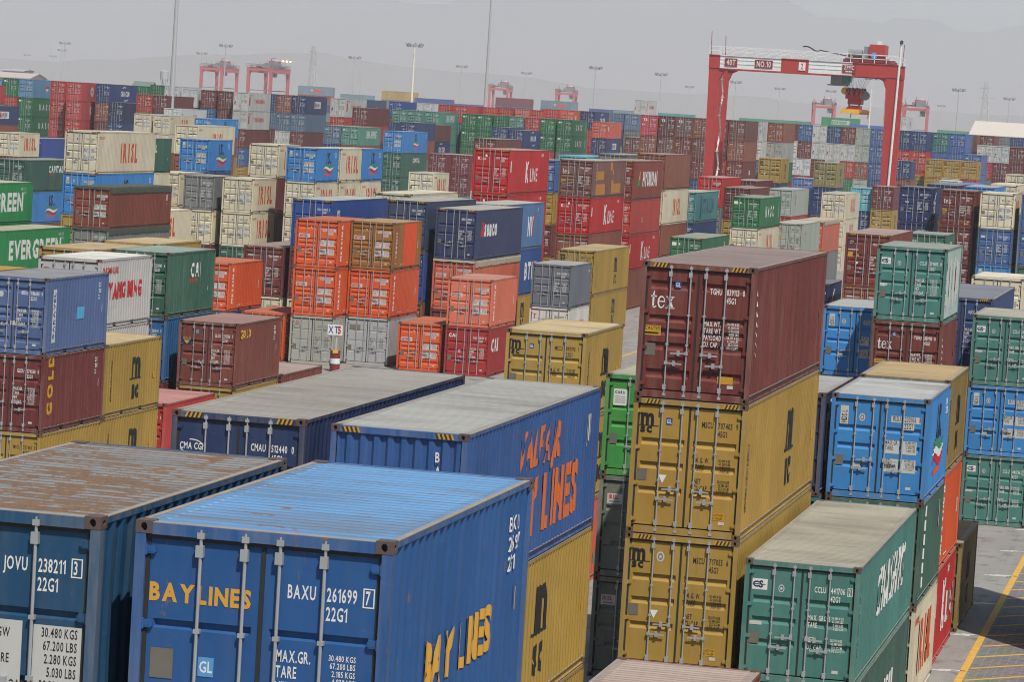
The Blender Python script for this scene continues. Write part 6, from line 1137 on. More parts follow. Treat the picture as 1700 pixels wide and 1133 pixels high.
# ------------------------------------------------------------------ ground and markings
def ground_mat():
    m, nt, b = nodes('yard_asphalt'); L = nt.links.new
    g = N(nt, 'ShaderNodeNewGeometry')
    def noise(s, d, vec=(1,1,1)):
        v = N(nt, 'ShaderNodeVectorMath', operation='MULTIPLY'); v.inputs[1].default_value = vec; L(g.outputs['Position'], v.inputs[0])
        n = N(nt, 'ShaderNodeTexNoise'); n.inputs['Scale'].default_value = s; n.inputs['Detail'].default_value = d; n.inputs['Roughness'].default_value = .65; L(v.outputs[0], n.inputs['Vector']); return n.outputs[0]
    def mix(f, a, c):
        x = N(nt, 'ShaderNodeMix', data_type='RGBA'); L(f, x.inputs[0])
        for i, q in ((6, a), (7, c)):
            if isinstance(q, tuple): x.inputs[i].default_value = q+(1,)
            else: L(q, x.inputs[i])
        return x.outputs[2]
    def rng(s, a, c):
        r = N(nt, 'ShaderNodeMapRange'); L(s, r.inputs[0]); r.inputs[1].default_value = a; r.inputs[2].default_value = c; return r.outputs[0]
    c = mix(noise(.25, 8), (.17, .162, .15), (.29, .275, .255))
    c = mix(rng(noise(1.6, 6, (1.2, .12, 1)), .5, .75), c, (.135, .13, .122))
    c = mix(rng(noise(.9, 8), .54, .66), c, (.10, .098, .095)); c = mix(rng(noise(14, 3), .45, .8), c, (.24, .23, .21))
    sep = N(nt, 'ShaderNodeSeparateXYZ'); L(g.outputs['Position'], sep.inputs[0])
    far = rng(sep.outputs['Y'], 900, 1300)
    c = mix(far, c, mix(noise(.004, 6), (.30, .255, .20), (.40, .35, .285)))
    L(c, b.inputs['Base Color']); b.inputs['Roughness'].default_value = .85
    bp = N(nt, 'ShaderNodeBump'); bp.inputs['Strength'].default_value = .4; bp.inputs['Distance'].default_value = .02; L(noise(30, 3), bp.inputs['Height']); L(bp.outputs[0], b.inputs['Normal'])
    return m
M['ground'] = ground_mat()
def paver_mat():
    m, nt, b = nodes('block_paving'); L = nt.links.new
    tc = N(nt, 'ShaderNodeTexCoord'); br = N(nt, 'ShaderNodeTexBrick'); br.inputs['Scale'].default_value = 1.0
    br.inputs['Brick Width'].default_value = .44; br.inputs['Row Height'].default_value = .22; br.inputs['Mortar Size'].default_value = .018
    br.inputs['Color1'].default_value = (.19, .18, .175, 1); br.inputs['Color2'].default_value = (.135, .13, .128, 1); br.inputs['Mortar'].default_value = (.27, .255, .235, 1)
    L(tc.outputs['Object'], br.inputs['Vector'])
    no = N(nt, 'ShaderNodeTexNoise'); no.inputs['Scale'].default_value = .6; no.inputs['Detail'].default_value = 7; L(tc.outputs['Object'], no.inputs['Vector'])
    mx = N(nt, 'ShaderNodeMix', data_type='RGBA'); mx.blend_type = 'MULTIPLY'; mx.inputs[0].default_value = .5; L(br.outputs[0], mx.inputs[6]); L(no.outputs[1], mx.inputs[7])
    L(mx.outputs[2], b.inputs['Base Color']); b.inputs['Roughness'].default_value = .85; return m
M['paver'] = paver_mat()
M['lineyel'] = simple('yellow_road_paint', (.52, .31, .05), .7, 0, .35); M['linewhi'] = simple('white_road_paint', (.62, .60, .56), .7, 0, .3)
b = MB(); b.poly([(-6400,-150,0),(2500,-150,0),(2500,9300,0),(-6400,9300,0)]); tag(link('ground', b.mesh('ground', ['ground'])), kind='structure')
b = MB(); b.poly([(-6.2,20,.004),(30,20,.004),(30,140,.004),(-6.2,140,.004)]); tag(link('block_paving', b.mesh('block_paving', ['paver'])), kind='structure')
b = MB()
def flat(b, x0, y0, x1, y1, w, z=.008, m=0):
    d = Vector((x1-x0, y1-y0)).normalized(); n = Vector((-d.y, d.x))*w/2
    b.poly([(x0-n.x, y0-n.y, z), (x1-n.x, y1-n.y, z), (x1+n.x, y1+n.y, z), (x0+n.x, y0+n.y, z)], m)
flat(b, -6.31, 20, -6.31, 150, .2)
for k in range(-20, 14): flat(b, -6.18, 87.49+2.055*k, 0.5, 87.49+2.055*k+7.1, .14)
flat(b, -35.13, 120, -35.13, 330, .2); flat(b, -26.9, 150, -26.9, 330, .2)
tag(link('yellow_lane_lines', b.mesh('yellow_lane_lines', ['lineyel'])), kind='structure')
b = MB(); q = random.Random(3)
for y in (75.5, 82.2, 88.9, 95.6, 102.4, 109.3, 116.1, 122.8):
    for k in range(3):
        x = -7.35+.18*k+q.random()*.1; flat(b, x, y-.18+.14*k, x+.42+.3*q.random(), y-.16+.14*k, .10, .008)
for y in range(150, 320, 7):
    for x in (-35.9, -26.3): flat(b, x-.3, y, x+.3, y, .1, .008)
tag(link('white_slot_marks', b.mesh('white_slot_marks', ['linewhi'])), kind='structure')

# ------------------------------------------------------------------ hills far behind
M['rock'] = simple('bare_desert_rock', (.17, .15, .135), .95, 0, .3)
from mathutils import noise as mno
def hill(name, x0, x1, y0, depth, hgts):
    b = MB(); n = 120; rows = []
    for j in range(9):
        t = j/8; prof = math.sin(math.pi*min(1, t*1.15)*.5)**1.3 if t < .87 else 1-(t-.87)*3
        row = []
        for i in range(n+1):
            s = i/n; x = x0+(x1-x0)*s; k = s*(len(hgts)-1); a = int(min(k, len(hgts)-2)); f = k-a; f = f*f*(3-2*f)
            hh = hgts[a]*(1-f)+hgts[a+1]*f
            z = max(-.5, prof*hh*(1+.22*mno.fractal(Vector((x*.004, j*.7, 1.3)), 1.0, 2.0, 5))) if j else -.5
            row.append((x+60*mno.noise(Vector((x*.01, j*1.0, 0))), y0+depth*t, z))
        rows.append(row)
    b.grid(rows); me = b.mesh(name, ['rock']); me.polygons.foreach_set('use_smooth', [True]*len(me.polygons))
    tag(link(name, me), kind='structure')
hill('hills', -5600, 1500, 7600, 1500, (100, 150, 170, 230, 250, 310, 290, 350, 320, 280, 390, 380, 300, 250))
hill('low_hills', -4200, 900, 5200, 700, (30, 60, 40, 70, 50, 80, 60, 50, 70, 40, 50))

# ------------------------------------------------------------------ rail-less gantry cranes
M['red'] = simple('crane_red_paint', (.36, .030, .024), .5, 0, .25); M['redd'] = simple('crane_dark_red_paint', (.20, .022, .026), .5, 0, .3)
M['red_hazed'] = simple('crane_hazed_red_paint', (.40, .10, .11), .6, 0, .2); M['silver'] = simple('crane_white_paint', (.62, .63, .63), .5, 0, .18); M['grey'] = simple('crane_grey_paint', (.20, .21, .22), .6, .1, .3)  # far crane red is paled to put distance haze into the colour
M['orange'] = simple('spreader_orange_paint', (.72, .14, .025), .5, 0, .3); M['yellow'] = simple('spreader_yellow_paint', (.62, .38, .03), .5, 0, .3)
M['glass'] = simple('cab_glass', (.03, .16, .17), .1, 0, .2); M['blue'] = simple('motor_blue_paint', (.10, .25, .55), .5, 0, .2)
SP = 23.47
def pm(name, fn, mats):
    b = MB(); fn(b); return b.mesh(name, mats)
def gantry(label, loc, rz, full, group='rubber tyred gantry cranes in the yard'):
    root = link('gantry_crane', None); root.location = loc; root.rotation_euler = (0, 0, rz); tag(root, label, 'gantry crane', group)
    WB = 8.0; H0, H1 = 21.2, 22.85; col = 'red' if full else 'red_hazed'
    P = lambda n, me, par=root: link(n, me, par)
    for sx in (-1, 1):
        for yy in (0, WB):
            def leg(b, sx=sx, yy=yy):
                k = len(b.v); x = sx*SP/2
                for z, w, d in ((2.2, .50, .42), (H0-3.2, .66, .5), (H0+.02, .72, .5)):
                    b.v += [(x-w, yy-d, z), (x+w, yy-d, z), (x+w, yy+d, z), (x-w, yy+d, z)]
                for r in (0, 4):
                    for a, c in ((0,1),(1,2),(2,3),(3,0)): b.f.append((k+r+a, k+r+c, k+r+4+c, k+r+4+a)); b.m.append(0)
                xi = x-sx*.68
                b.poly([(xi, yy-.46, H0-1.6), (xi, yy-.46, H0+.0), (xi-sx*1.4, yy-.46, H0+.0), (xi-sx*.45, yy-.46, H0-.5)]); b.poly([(xi, yy+.46, H0-1.6), (xi, yy+.46, H0), (xi-sx*1.4, yy+.46, H0), (xi-sx*.45, yy+.46, H0-.5)])
                b.poly([(xi, yy-.46, H0-1.6), (xi, yy+.46, H0-1.6), (xi-sx*.45, yy+.46, H0-.5), (xi-sx*.45, yy-.46, H0-.5)]); b.poly([(xi-sx*.45, yy+.46, H0-.5), (xi-sx*.45, yy-.46, H0-.5), (xi-sx*1.4, yy-.46, H0), (xi-sx*1.4, yy+.46, H0)])
                if full: b.box(x-sx*.72-.02, x-sx*.72+.02, yy-.52, yy-.48, 3, H0-1, 0)
            P('leg', pm('leg', leg, [col]))
        sill = P('sill_beam', pm('sill_beam', lambda b: b.box(sx*SP/2-.55, sx*SP/2+.55, -1.2, WB+1.2, 1.25, 2.25), [col]))
        for yy in (-.6, 1.2, WB-1.2, WB+.6):
            P('wheel', pm('wheel', lambda b, yy=yy: (b.bar((sx*SP/2-.28, yy, .72), (sx*SP/2+.28, yy, .72), .72, 14, 0), b.bar((sx*SP/2-.3, yy, .72), (sx*SP/2+.3, yy, .72), .34, 10, 1)), ['rubber', 'grey']), sill)
        P('tie_beam', pm('tie_beam', lambda b: b.box(sx*SP/2-.45, sx*SP/2+.45, .62, WB-.62, H0+.5, H1-.3), [col]))
    for yy in (0, WB):
        g = P('girder', pm('girder', lambda b: (b.box(-SP/2-.75, SP/2+.75, yy-.6, yy+.6, H0, H1), b.box(-SP/2-.8, SP/2+.8, yy-.72, yy+.72, H1, H1+.10), b.box(-SP/2+.7, SP/2-.7, yy-.68, yy+.68, H0-.08, H0)), [col]))
        if full and yy == 0:
            def white(b):
                for x0, x1 in ((-11.0, -2.9), (.75, 6.5)):
                    b.box(x0, x1, -.612, -.60, H0+.02, H1-.02); b.box(x0, x1, -.665, -.612, H0+.62, H0+.74); b.box(x0, x1, -.665, -.612, H0+1.15, H0+1.25)
                    b.box(x0, x1, -.73, -.722, H1+.005, H1+.095)
            P('white_panel', pm('white_panel', white, ['silver']), g)
            for x0, x1, t, c, k in ((-10.35, -8.70, '40T', 'redd', 'w'), (-6.35, -4.0, 'NO.10', 'redd', 'w'), (-.55, .35, '2', 'silver', 'r'), (5.2, 6.95, 'ZPMC', 'redd', 'w')):
                s_ = P('sign_board', pm('sign_board', lambda b: b.box(x0, x1, -.70, -.668, H0+.30, H0+1.36), [c]), g)
                H = .72 if t != 'ZPMC' else .50
                Pt, w = text2d(t, H, .60 if t != 'ZPMC' else .62, 1, gap=.2); zb = H0+.47 if t != 'ZPMC' else H0+.78
                polys = [([(a+(x0+x1)/2-w/2, -.704, z+zb) for a, z in p], k) for p in Pt]
                if t == 'ZPMC': polys += [([(x0+.45+.22*i+a, -.704, H0+.42+z) for a, z in ((0,0),(.16,0),(.16,.17),(0,.17))], 'w') for i in range(4)]
                P('lettering', finish(polys, 'lettering'), g)
        def rail(b):
            z0 = H1+.10
            for y2 in (yy-.66, yy+.66):
                for z in (.55, 1.1): b.beam((-SP/2-.7, y2, z0+z), (SP/2+.7, y2, z0+z), .09, .09)
                for i in range(17): x = -SP/2-.7+i*(SP+1.4)/16; b.beam((x, y2, z0), (x, y2, z0+1.1), .09, .09)
        P('handrail', pm('handrail', rail, ['silver' if full else 'grey']))
    tx = 8.6 if full else 2.0
    t = P('trolley', pm('trolley', lambda b: (b.box(tx-3.2, tx+2.6, -.3, WB+.3, H1+.25, H1+.75), b.box(tx-3.4, tx+2.8, -.35, .35, H1+.10, H1+.5), b.box(tx-3.4, tx+2.8, WB-.35, WB+.35, H1+.10, H1+.5)), ['redd']))
    P('machine_house', pm('machine_house', lambda b: (b.box(tx-.2, tx+1.9, .8, 4.6, H1+.75, H1+2.6), b.box(tx-.9, tx-.2, 1.0, 4, H1+.75, H1+2.3, 1), b.box(tx+.7, tx+1.3, 1.6, 2.6, H1+2.6, H1+3.1, 2)), ['red', 'grey', 'silver']), t)
    P('winch', pm('winch', lambda b: (b.bar((tx-2.9, 1.0, H1+1.3), (tx-1.1, 1.0, H1+1.3), .52, 12), b.bar((tx-2.9, 5, H1+1.3), (tx-1.1, 5, H1+1.3), .52, 12), b.bar((tx+.5, .45, H1+1.15), (tx+.5, .78, H1+1.15), .42, 12, 1)), ['grey', 'blue']), t)
    cb = P('operator_cab', pm('operator_cab', lambda b: (b.box(tx-5.0, tx-2.6, .75, 2.6, H0-1.25, H0+.35), b.beam((tx-4.8, 1.5, H0+.3), (tx-3.2, 1.5, H1+.4), .3, .3), b.box(tx-5.4, tx-2.9, .65, 2.7, H0-1.4, H0-1.25)), ['grey']), t)
    P('window', pm('window', lambda b: (b.poly([(tx-3.5, .74, H0-1.15), (tx-2.35, .74, H0-.85), (tx-2.2, .74, H0+.25), (tx-3.5, .74, H0+.25)]), b.poly([(tx-2.35, .74, H0-.85), (tx-2.35, 2.5, H0-.85), (tx-2.2, 2.5, H0+.25), (tx-2.2, .74, H0+.25)]), b.poly([(tx-3.5, .74, H0-1.15), (tx-2.35, .74, H0-.85), (tx-2.35, 2.5, H0-.85), (tx-3.5, 2.5, H0-1.15)])), ['glass']), cb)
    if full:
        hz = 19.5; tx -= 1.0
        def cab(b):
            for xx in (-2.4, -1.5, -.6, .5, 1.5, 2.4):
                for y2 in (1.2, 4.0, 6.8): b.bar((tx-1.0+xx, y2, H1), (tx-1.0+xx*.42, 4+(y2-4)*.5, hz), .018, 4)
        P('hoist_rope', pm('hoist_rope', cab, ['grey']), t)
        def hb(b):
            b.box(tx-2.1, tx+.3, 2.2, 5.8, hz-1.3, hz-.7); b.box(tx-1.8, tx, 2.6, 5.4, hz-2.0, hz-1.3)
            for xx in (-1.9, -1.2, -.6, .1): b.bar((tx+xx-.14, 2.4, hz-.45), (tx+xx+.14, 2.4, hz-.45), .62, 12); b.bar((tx+xx-.14, 5.4, hz-.45), (tx+xx+.14, 5.4, hz-.45), .62, 12)
            b.bar((tx-2.2, 2.0, hz-.3), (tx-2.2, 2.9, hz-.3), .5, 10, 1); b.bar((tx+.45, 2.0, hz-.8), (tx+.45, 2.9, hz-.8), .62, 10, 2)
            for xx in (-1.6, -.2): b.beam((tx+xx, 2.6, hz-2.0), (tx+xx*.7-.3, 3.0, hz-2.6), .18, .18, 2)
        P('headblock', pm('headblock', hb, ['red', 'yellow', 'grey']), t)
        def spr(b):
            z = hz-3.2
            b.box(tx-2.05, tx+.25, -1.6, 9.6, z+.15, z+.55)
            k = len(b.v)
            b.poly([(tx-1.9, 1.6, z+.55), (tx+.1, 1.6, z+.55), (tx-.3, 2.2, z+1.05), (tx-1.5, 2.2, z+1.05)]); b.box(tx-1.6, tx-.2, 2.2, 5.8, z+.55, z+1.05)
            for y2 in (-2.1, 9.6): b.box(tx-2.12, tx+.32, y2, y2+.5, z-.05, z+.45, 1)
            for xx in (-2.1, .22):
                for y2 in (-2.0, 9.8): b.beam((tx+xx, y2, z), (tx+xx-.0, y2-.1, z-.55), .12, .12, 1)
        P('spreader', pm('spreader', spr, ['orange', 'yellow']), t)
        tx += 1.0
        P('cable_chain', pm('cable_chain', lambda b: [b.bar((-.2+2.2*i/7, -.3, H1+1.3+.55*math.sin(math.pi*min(1, .35+i/8))), (-.2+2.2*(i+1)/7, -.3, H1+1.3+.55*math.sin(math.pi*min(1, .35+(i+1)/8))), .09, 6) for i in range(7)] and b.beam((2.0, -.3, H1+1.45), (tx-3, -.3, H1+.9), .14, .14), ['dark']))
        def pipe(b):
            b.bar((SP/2+.4, -.62, 3.2), (SP/2+.95, -.62, H0+4.6), .16, 8); b.bar((SP/2+.4, -.62, 3.2), (SP/2-.1, -.62, 2.2), .16, 8)
        P('standpipe', pm('standpipe', pipe, ['silver']))
        P('lamp', pm('lamp', lambda b: b.bar((SP/2+.95, -.62, H0+4.6), (SP/2+1.0, -.9, H0+4.75), .24, 8), ['dark']))
        def stair(b):
            for i in range(7):
                z = 3+i*2.4; y2 = (3.0, 5.2) if i % 2 else (5.2, 3.0)
                b.beam((-SP/2+.5, y2[0], z), (-SP/2+.5, y2[1], z+2.4), .10, .28); b.beam((-SP/2+.5, y2[0], z+.9), (-SP/2+.5, y2[1], z+3.3), .05, .05); b.box(-SP/2+.3, -SP/2+.7, y2[1]-.4, y2[1]+.4, z+2.36, z+2.42)
        P('stair', pm('stair', stair, ['silver']))
        P('power_cabinet', pm('power_cabinet', lambda b: (b.box(-SP/2-.4, -SP/2+.9, 2.4, 5.6, 2.26, 4.6), b.box(-SP/2-.2, -SP/2+.9, 2.38, 2.4, 3.4, 4.2, 1)), ['silver', 'grey']))
    P('mast_aerial', pm('mast_aerial', lambda b: [b.bar((-SP/2-.6+1.9*i, 0, H1), (-SP/2-.7+1.9*i, 0, H1+3.2-.6*i), .05, 5) for i in range(2)] and b.bar((SP/2+.4, WB, H1), (SP/2+.5, WB, H1+3), .05, 5), ['redd']))
    if not full:
        for zz in (9.5, 15.0): P('strut', pm('strut', lambda b: [b.beam((sx*SP/2, .5, zz), (sx*SP/2, WB-.5, zz), .25, .35) for sx in (-1, 1)], ['grey']))
        P('diesel_house', pm('diesel_house', lambda b: b.box(SP/2-1.3, SP/2+1.5, 1.5, 6.5, 2.26, 5.0), ['grey']))
        P('deck_equipment', pm('deck_equipment', lambda b: [b.box(-11+2.2*i, -10.1+2.2*i+.5*(i % 2), .4+1.1*((i*5) % 3), 4.0+1.6*((i*3) % 3), H1+.2, H1+.9+.9*((i*7) % 3)/2) for i in range(11)] and [b.beam((-10+4*i, .2+7.6*(i % 2), H1), (-10+4*i, .2+7.6*(i % 2), H1+2.2), .12, .12) for i in range(6)] and b.beam((3, 4, H1), (3, 4, H1+3.6), .3, .3) or b.beam((3, 4, H1+3.5), (9, 4, H1+3.6), .25, .25), ['grey']))
    return root
gantry('red gantry crane with white girder panels holding an orange spreader', (-57.32, 436.0, 0), 0, True)
for lab, loc, rz in [('far pinkish red gantry crane, leftmost of the group', (-383.3, 1230.2, 0), 1.62), ('far red gantry crane with a jib on top, beside lit mast', (-330.7, 1120.1, 0), 1.6), ('small distant red gantry crane behind the second tall mast', (-321.5, 1450.6, 0), 1.72), ('small distant red gantry crane above a grey blue container', (-301.6, 1500.6, 0), 1.72), ('distant red gantry crane seen through the big crane frame', (-161.6, 1330.6, 0), 1.72), ('distant red gantry crane right of the big crane leg', (-107.4, 1150.4, 0), 1.66)]: gantry(lab, loc, rz, False)

# ------------------------------------------------------------------ light masts
M['mast'] = simple('mast_galvanised', (.40, .41, .41), .5, .2, .15); M['mastw'] = simple('mast_cream_paint', (.66, .62, .50), .5, 0, .1)
def lamp_on():
    m, nt, b = nodes('lit_floodlight'); b.inputs['Emission Color'].default_value = (1, .62, .25, 1); b.inputs['Emission Strength'].default_value = 6; return m
M['lampon'] = lamp_on()
def mast_mesh(h, r, mat):
    def mk():
        b = MB(); b.bar((0,0,0), (0,0,h*.45), r, 10, 0, r*.8); b.bar((0,0,h*.45), (0,0,h), r*.76, 10, 0, r*.42); b.bar((0,0,0), (0,0,.4), r*1.7, 10); return b.mesh('pole', [mat])
    return cached(('mast', h, r, mat), mk)
def head_mesh():
    def mk():
        b = MB(); b.bar((0,0,-.3), (0,0,.2), .35, 8)
        for i in range(12):
            a, c = 2*math.pi*i/12, 2*math.pi*(i+1)/12; b.beam((2.1*math.cos(a), 2.1*math.sin(a), 0), (2.1*math.cos(c), 2.1*math.sin(c), 0), .14, .14)
        for i in range(4): a = math.pi*i/2; b.beam((0,0,0), (2.1*math.cos(a), 2.1*math.sin(a), 0), .12, .09)
        return b.mesh('lamp_ring', ['mast'])
    return cached('mhead', mk)
def flood_mesh(on):
    def mk():
        b = MB(); b.box(-.34, .34, -.12, .16, -.28, .26); b.box(-.05, .05, .0, .1, .26, .45); b.box(-.30, .30, -.135, -.12, -.24, .22, 1); return b.mesh('floodlight', ['grey', 'lampon' if on else 'silver'])
    return cached(('flood', on), mk)
def mast(x, y, h, r, mat, label, on=False, head=True):
    root = link('light_mast', None); root.location = (x, y, 0); tag(root, label, 'light mast', 'floodlight masts standing over the yard')
    link('pole', mast_mesh(h, r, mat), root)
    if head:
        hd = link('lamp_ring', head_mesh(), root); hd.location = (0, 0, h-.3)
        for i in range(8):
            f = link('floodlight', flood_mesh(on), hd); a = 2*math.pi*(i+.4)/8; f.location = (2.15*math.cos(a), 2.15*math.sin(a), -.1); f.scale = (1.5, 1.5, 1.5); f.rotation_euler = (.5, 0, a+math.pi/2)
for a in [
(-155.8, 472, 40, 0.46, 'mast', 'tall grey light mast running out of frame above the containers, left', False, True),
(-123.9, 541, 40, 0.33, 'mast', 'tall grey light mast running out of frame near the middle', False, True),
(-479.3, 1308.3, 30, 0.3, 'mast', 'grey light mast, taller of a pair over the far left stacks', False, True),
(-597.9, 1628.2, 30, 0.3, 'mast', 'grey light mast, shorter of a pair over the far left stacks', False, True),
(-798.8, 2108.8, 30, 0.2, 'mast', 'faint thin light mast above the left sheds', False, True),
(-769.3, 2078.5, 30, 0.2, 'mast', 'faint light mast between sheds and the paired masts', False, True),
(-445.9, 1389.2, 30, 0.3, 'mast', 'grey light mast left of the far red cranes', False, True),
(-346.0, 1104.6, 30, 0.3, 'mast', 'grey light mast rising in front of the leftmost far crane', False, True),
(-442.1, 1507.9, 30, 0.3, 'mast', 'light mast with glowing orange lamps beside the far cranes', True, True),
(-333.0, 1227.0, 30, 0.3, 'mast', 'grey light mast right of the left lattice tower', False, True),
(-222.3, 880.7, 30, 0.42, 'mastw', 'cream light mast standing behind the far wall of containers', False, True),
(-311.8, 1315.1, 30, 0.3, 'mast', 'thin grey light mast left of the second tall mast', False, True),
(-307.5, 1419.5, 30, 0.3, 'mast', 'grey light mast above a brown container', False, True),
(-219.1, 1123.0, 30, 0.34, 'mast', 'dark grey light mast midway, left of the big crane', False, True),
(-209.0, 1196.3, 30, 0.3, 'mast', 'grey light mast close left of the big crane', False, True),
(-266.5, 1608.0, 30, 0.3, 'mast', 'short distant light mast touching the big crane leg', False, True),
(-197.3, 1301.0, 30, 0.3, 'mast', 'grey light mast framed by the big crane, left', False, True),
(-200.1, 1448.6, 30, 0.3, 'mast', 'grey light mast framed by the big crane, middle', False, True),
(-174.6, 1424.4, 30, 0.3, 'mast', 'small grey light mast behind a crane under the big girder', False, True),
(-97.2, 1150.8, 30, 0.34, 'mast', 'dark grey light mast right of the big crane', False, True),
(-166.0, 1858.9, 30, 0.3, 'mast', 'small distant light mast beside the dark one, right', False, True),
(-92.1, 1328.1, 30, 0.3, 'mast', 'grey light mast over the cream warehouse roof', False, True),
(-317.6, 1180.2, 30, 0.14, 'mast', 'thin bare pole beside a light mast', False, False),
(-325.2, 1244.5, 30, 0.14, 'mast', 'thin bare pole left of the cream mast', False, False),
(-516.9, 1576.6, 30, 0.14, 'mast', 'thin bare pole right of the tall left mast', False, False),
(-110.2, 996.6, 30, 0.3, 'mastw', 'cream light mast behind the hanging spreader', False, True)]: mast(*a)

# lattice towers
def lattice(name, x, y, h, w, label, cat):
    b = MB()
    def p(i, z): k = w*(1-.72*z/h)/2; s = ((-1,-1),(1,-1),(1,1),(-1,1))[i % 4]; return (s[0]*k, s[1]*k, z)
    n = 11; zs = [h*(1-(1-i/n)**1.25) for i in range(n+1)]
    for a, c in zip(zs, zs[1:]):
        for i in range(4):
            b.beam(p(i,a), p(i,c), .32, .32); b.beam(p(i,a), p(i+1,c), .2, .2); b.beam(p(i+1,a), p(i,c), .2, .2); b.beam(p(i,c), p(i+1,c), .2, .2)
    root = link(name, b.mesh(name, ['mast'])); root.location = (x, y, 0); tag(root, label, cat, 'steel lattice towers beyond the yard')
    b = MB()
    for z, l in ((h*.80, 5.0), (h*.92, 3.6)): b.beam((-l, 0, z), (l, 0, z), .3, .4); b.beam((-l, 0, z), (0, 0, z+1.2), .15, .15); b.beam((l, 0, z), (0, 0, z+1.2), .15, .15)
    link('cross_arm', b.mesh('cross_arm', ['mast']), root)
for a in [(-569.5, 2000, 45, 7, 'pale lattice tower far behind, right of the lit mast', 'tower'), (-145.1, 1900, 45, 7, 'pale lattice tower above the cream warehouse roof', 'tower')]: lattice('lattice_tower', *a)

# water tower, sheds, warehouse
M['tank'] = simple('tank_white_paint', (.62, .62, .60), .6, 0, .12)
root = link('water_tower', None); root.location = (-299.6, 900, 0); tag(root, 'white water tower on thin legs above the containers', 'water tower')
link('tank', pm('tank', lambda b: (b.bar((0,0,16.4), (0,0,18.5), 1.2, 16), b.bar((0,0,18.5), (0,0,18.9), 1.25, 16, 0, .2)), ['mast']), root)
for i in range(4):
    a = math.pi/4+i*math.pi/2; link('leg', pm('leg', lambda b: b.beam((1.5*math.cos(a), 1.5*math.sin(a), 0), (1.1*math.cos(a), 1.1*math.sin(a), 16.5), .18, .18), ['mast']), root)
link('bracing', pm('bracing', lambda b: [b.beam((1.45*math.cos(i*math.pi/2+.785), 1.45*math.sin(i*math.pi/2+.785), z), (1.2*math.cos((i+1)*math.pi/2+.785), 1.2*math.sin((i+1)*math.pi/2+.785), z+5), .09, .09) for i in range(4) for z in (1, 6, 11)], ['mast']), root)
M['shedroof'] = simple('shed_roof_cream', (.52, .47, .41), .7, 0, .08); M['shedwall'] = simple('shed_wall_grey', (.34, .35, .37), .8, 0, .15)
M['pinkroof'] = simple('shed_roof_pinkish', (.42, .35, .32), .7, 0, .1); M['greenroof'] = simple('shed_roof_green', (.11, .15, .13), .7, 0, .1); M['blockwall'] = simple('rendered_block', (.42, .38, .32), .8, 0, .12)
def shed(name, x, y, w, d, he, hr, wall, roofm, label, cat, bays=6):
    root = link(name, None); root.location = (x, y, 0); tag(root, label, cat)
    link('wall', pm('wall', lambda b: (b.box(0, w, 0, d, 0, he), b.poly([(0,0,he),(0,d,he),(0,d/2,hr)]), b.poly([(w,0,he),(w,d,he),(w,d/2,hr)])), [wall]), root)
    def rf(b):
        o = .8; k = (hr-he)/(d/2)
        for t in (0, .25):
            b.poly([(-o,-o,he-k*o+t),(w+o,-o,he-k*o+t),(w+o,d/2,hr+t),(-o,d/2,hr+t)]); b.poly([(-o,d+o,he-k*o+t),(w+o,d+o,he-k*o+t),(w+o,d/2,hr+t),(-o,d/2,hr+t)])
        b.poly([(-o,-o,he-k*o),(w+o,-o,he-k*o),(w+o,-o,he-k*o+.25),(-o,-o,he-k*o+.25)])
        b.poly([(-o,-o,he-k*o),(-o,d/2,hr),(-o,d/2,hr+.25),(-o,-o,he-k*o+.25)])
    link('roof', pm('roof', rf, [roofm]), root)
    for i in range(bays):
        x0 = w*(i+.25)/bays
        link('window', pm('window', lambda b: b.box(x0, x0+w/bays*.5, -.05, -.004, he-2.6, he-1.3), ['glass']), root)
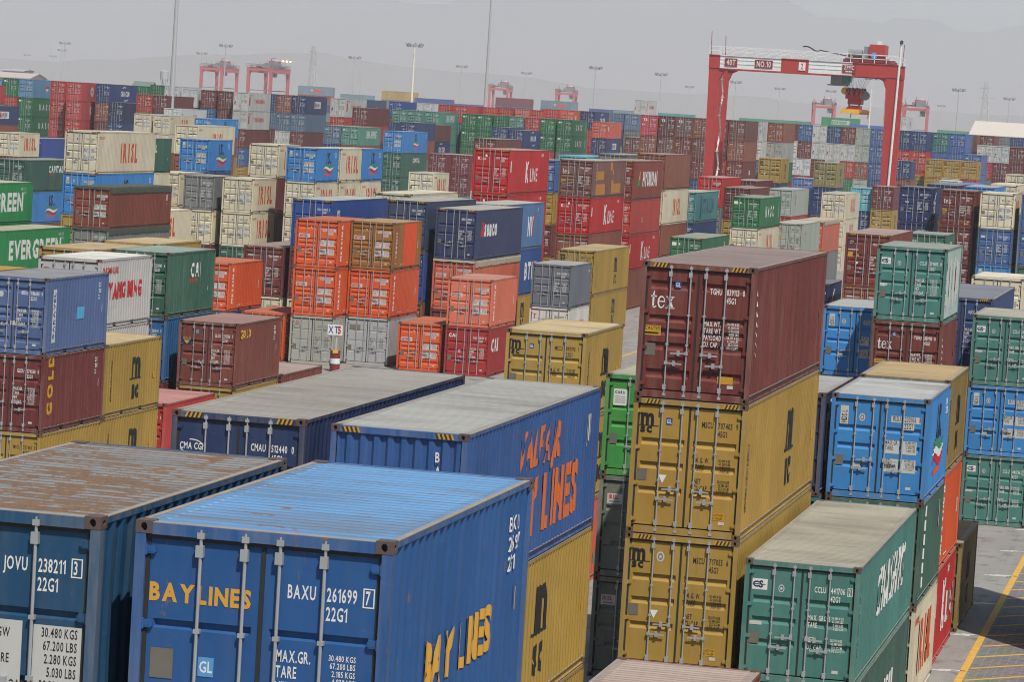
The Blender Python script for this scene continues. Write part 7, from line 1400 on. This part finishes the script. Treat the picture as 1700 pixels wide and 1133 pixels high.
for a in [('warehouse', -71.7, 900, 90, 36, 14.6, 18.2, 'shedwall', 'shedroof', 'long warehouse with a pale cream pitched roof behind the containers', 'warehouse', 10), ('shed', -393.7, 1000, 16, 14, 14.2, 15.6, 'blockwall', 'pinkroof', 'low shed with a pinkish roof beyond the left stacks', 'shed', 3), ('office_block', -444.8, 1150, 8, 10, 16.6, 17.0, 'blockwall', 'shedwall', 'small grey rooftop block beyond the left stacks', 'building', 2), ('shed', -336.0, 980, 5, 6, 13.4, 15.2, 'shedwall', 'greenroof', 'small dark green roofed shed beyond the navy container', 'shed', 1)]: shed(*a)

# ------------------------------------------------------------------ bay sign on a drum base
root = link('bay_sign', None); root.location = (-45.58, 167.5, 0); tag(root, 'white bay sign with blue and red characters on a maroon drum base', 'sign')
link('post', pm('post', lambda b: b.bar((0,0,.9), (0,0,2.0), .055, 10), ['mast']), root)
s_ = link('sign_board', pm('sign_board', lambda b: b.box(-.46, .34, -.10, -.06, 1.92, 2.46), ['tank']), root)
P1, w1 = text2d('XT', .36, .66, 1, gap=.24); P2, w2 = text2d('5', .36, .66, 2)
link('lettering', finish([([(a-.42, -.104, z+2.01) for a, z in p], 'b') for p in P1]+[([(a+.09, -.104, z+2.01) for a, z in p], 'r') for p in P2], 'lettering'), s_)
M['drum'] = simple('drum_maroon_paint', (.16, .02, .03), .6, 0, .3)
def drum(b):
    b.bar((0,0,0), (0,0,.42), .26, 18, 0); b.bar((0,0,.42), (0,0,.70), .262, 18, 1); b.bar((0,0,.70), (0,0,1.05), .26, 18, 0); b.bar((0,0,1.05), (0,0,1.10), .27, 18, 0); b.box(-.08, .20, -.27, -.20, .98, 1.14, 2)
link('drum_base', pm('drum_base', drum, ['drum', 'tank', 'yellow']), root)

# ------------------------------------------------------------------ air
m = D.materials.new('haze_air'); m.use_nodes = True; nt = m.node_tree; nt.nodes.clear()
out = nt.nodes.new('ShaderNodeOutputMaterial'); pv = nt.nodes.new('ShaderNodeVolumePrincipled'); nt.links.new(pv.outputs[0], out.inputs['Volume'])
pv.inputs['Color'].default_value = (.86, .905, .97, 1); pv.inputs['Density'].default_value = .00017; pv.inputs['Anisotropy'].default_value = .25
b = MB(); b.box(-6500, 2600, -250, 9400, -1, 520); M['haze'] = m
hz_ = link('haze', b.mesh('haze', ['haze'])); tag(hz_, kind='stuff')
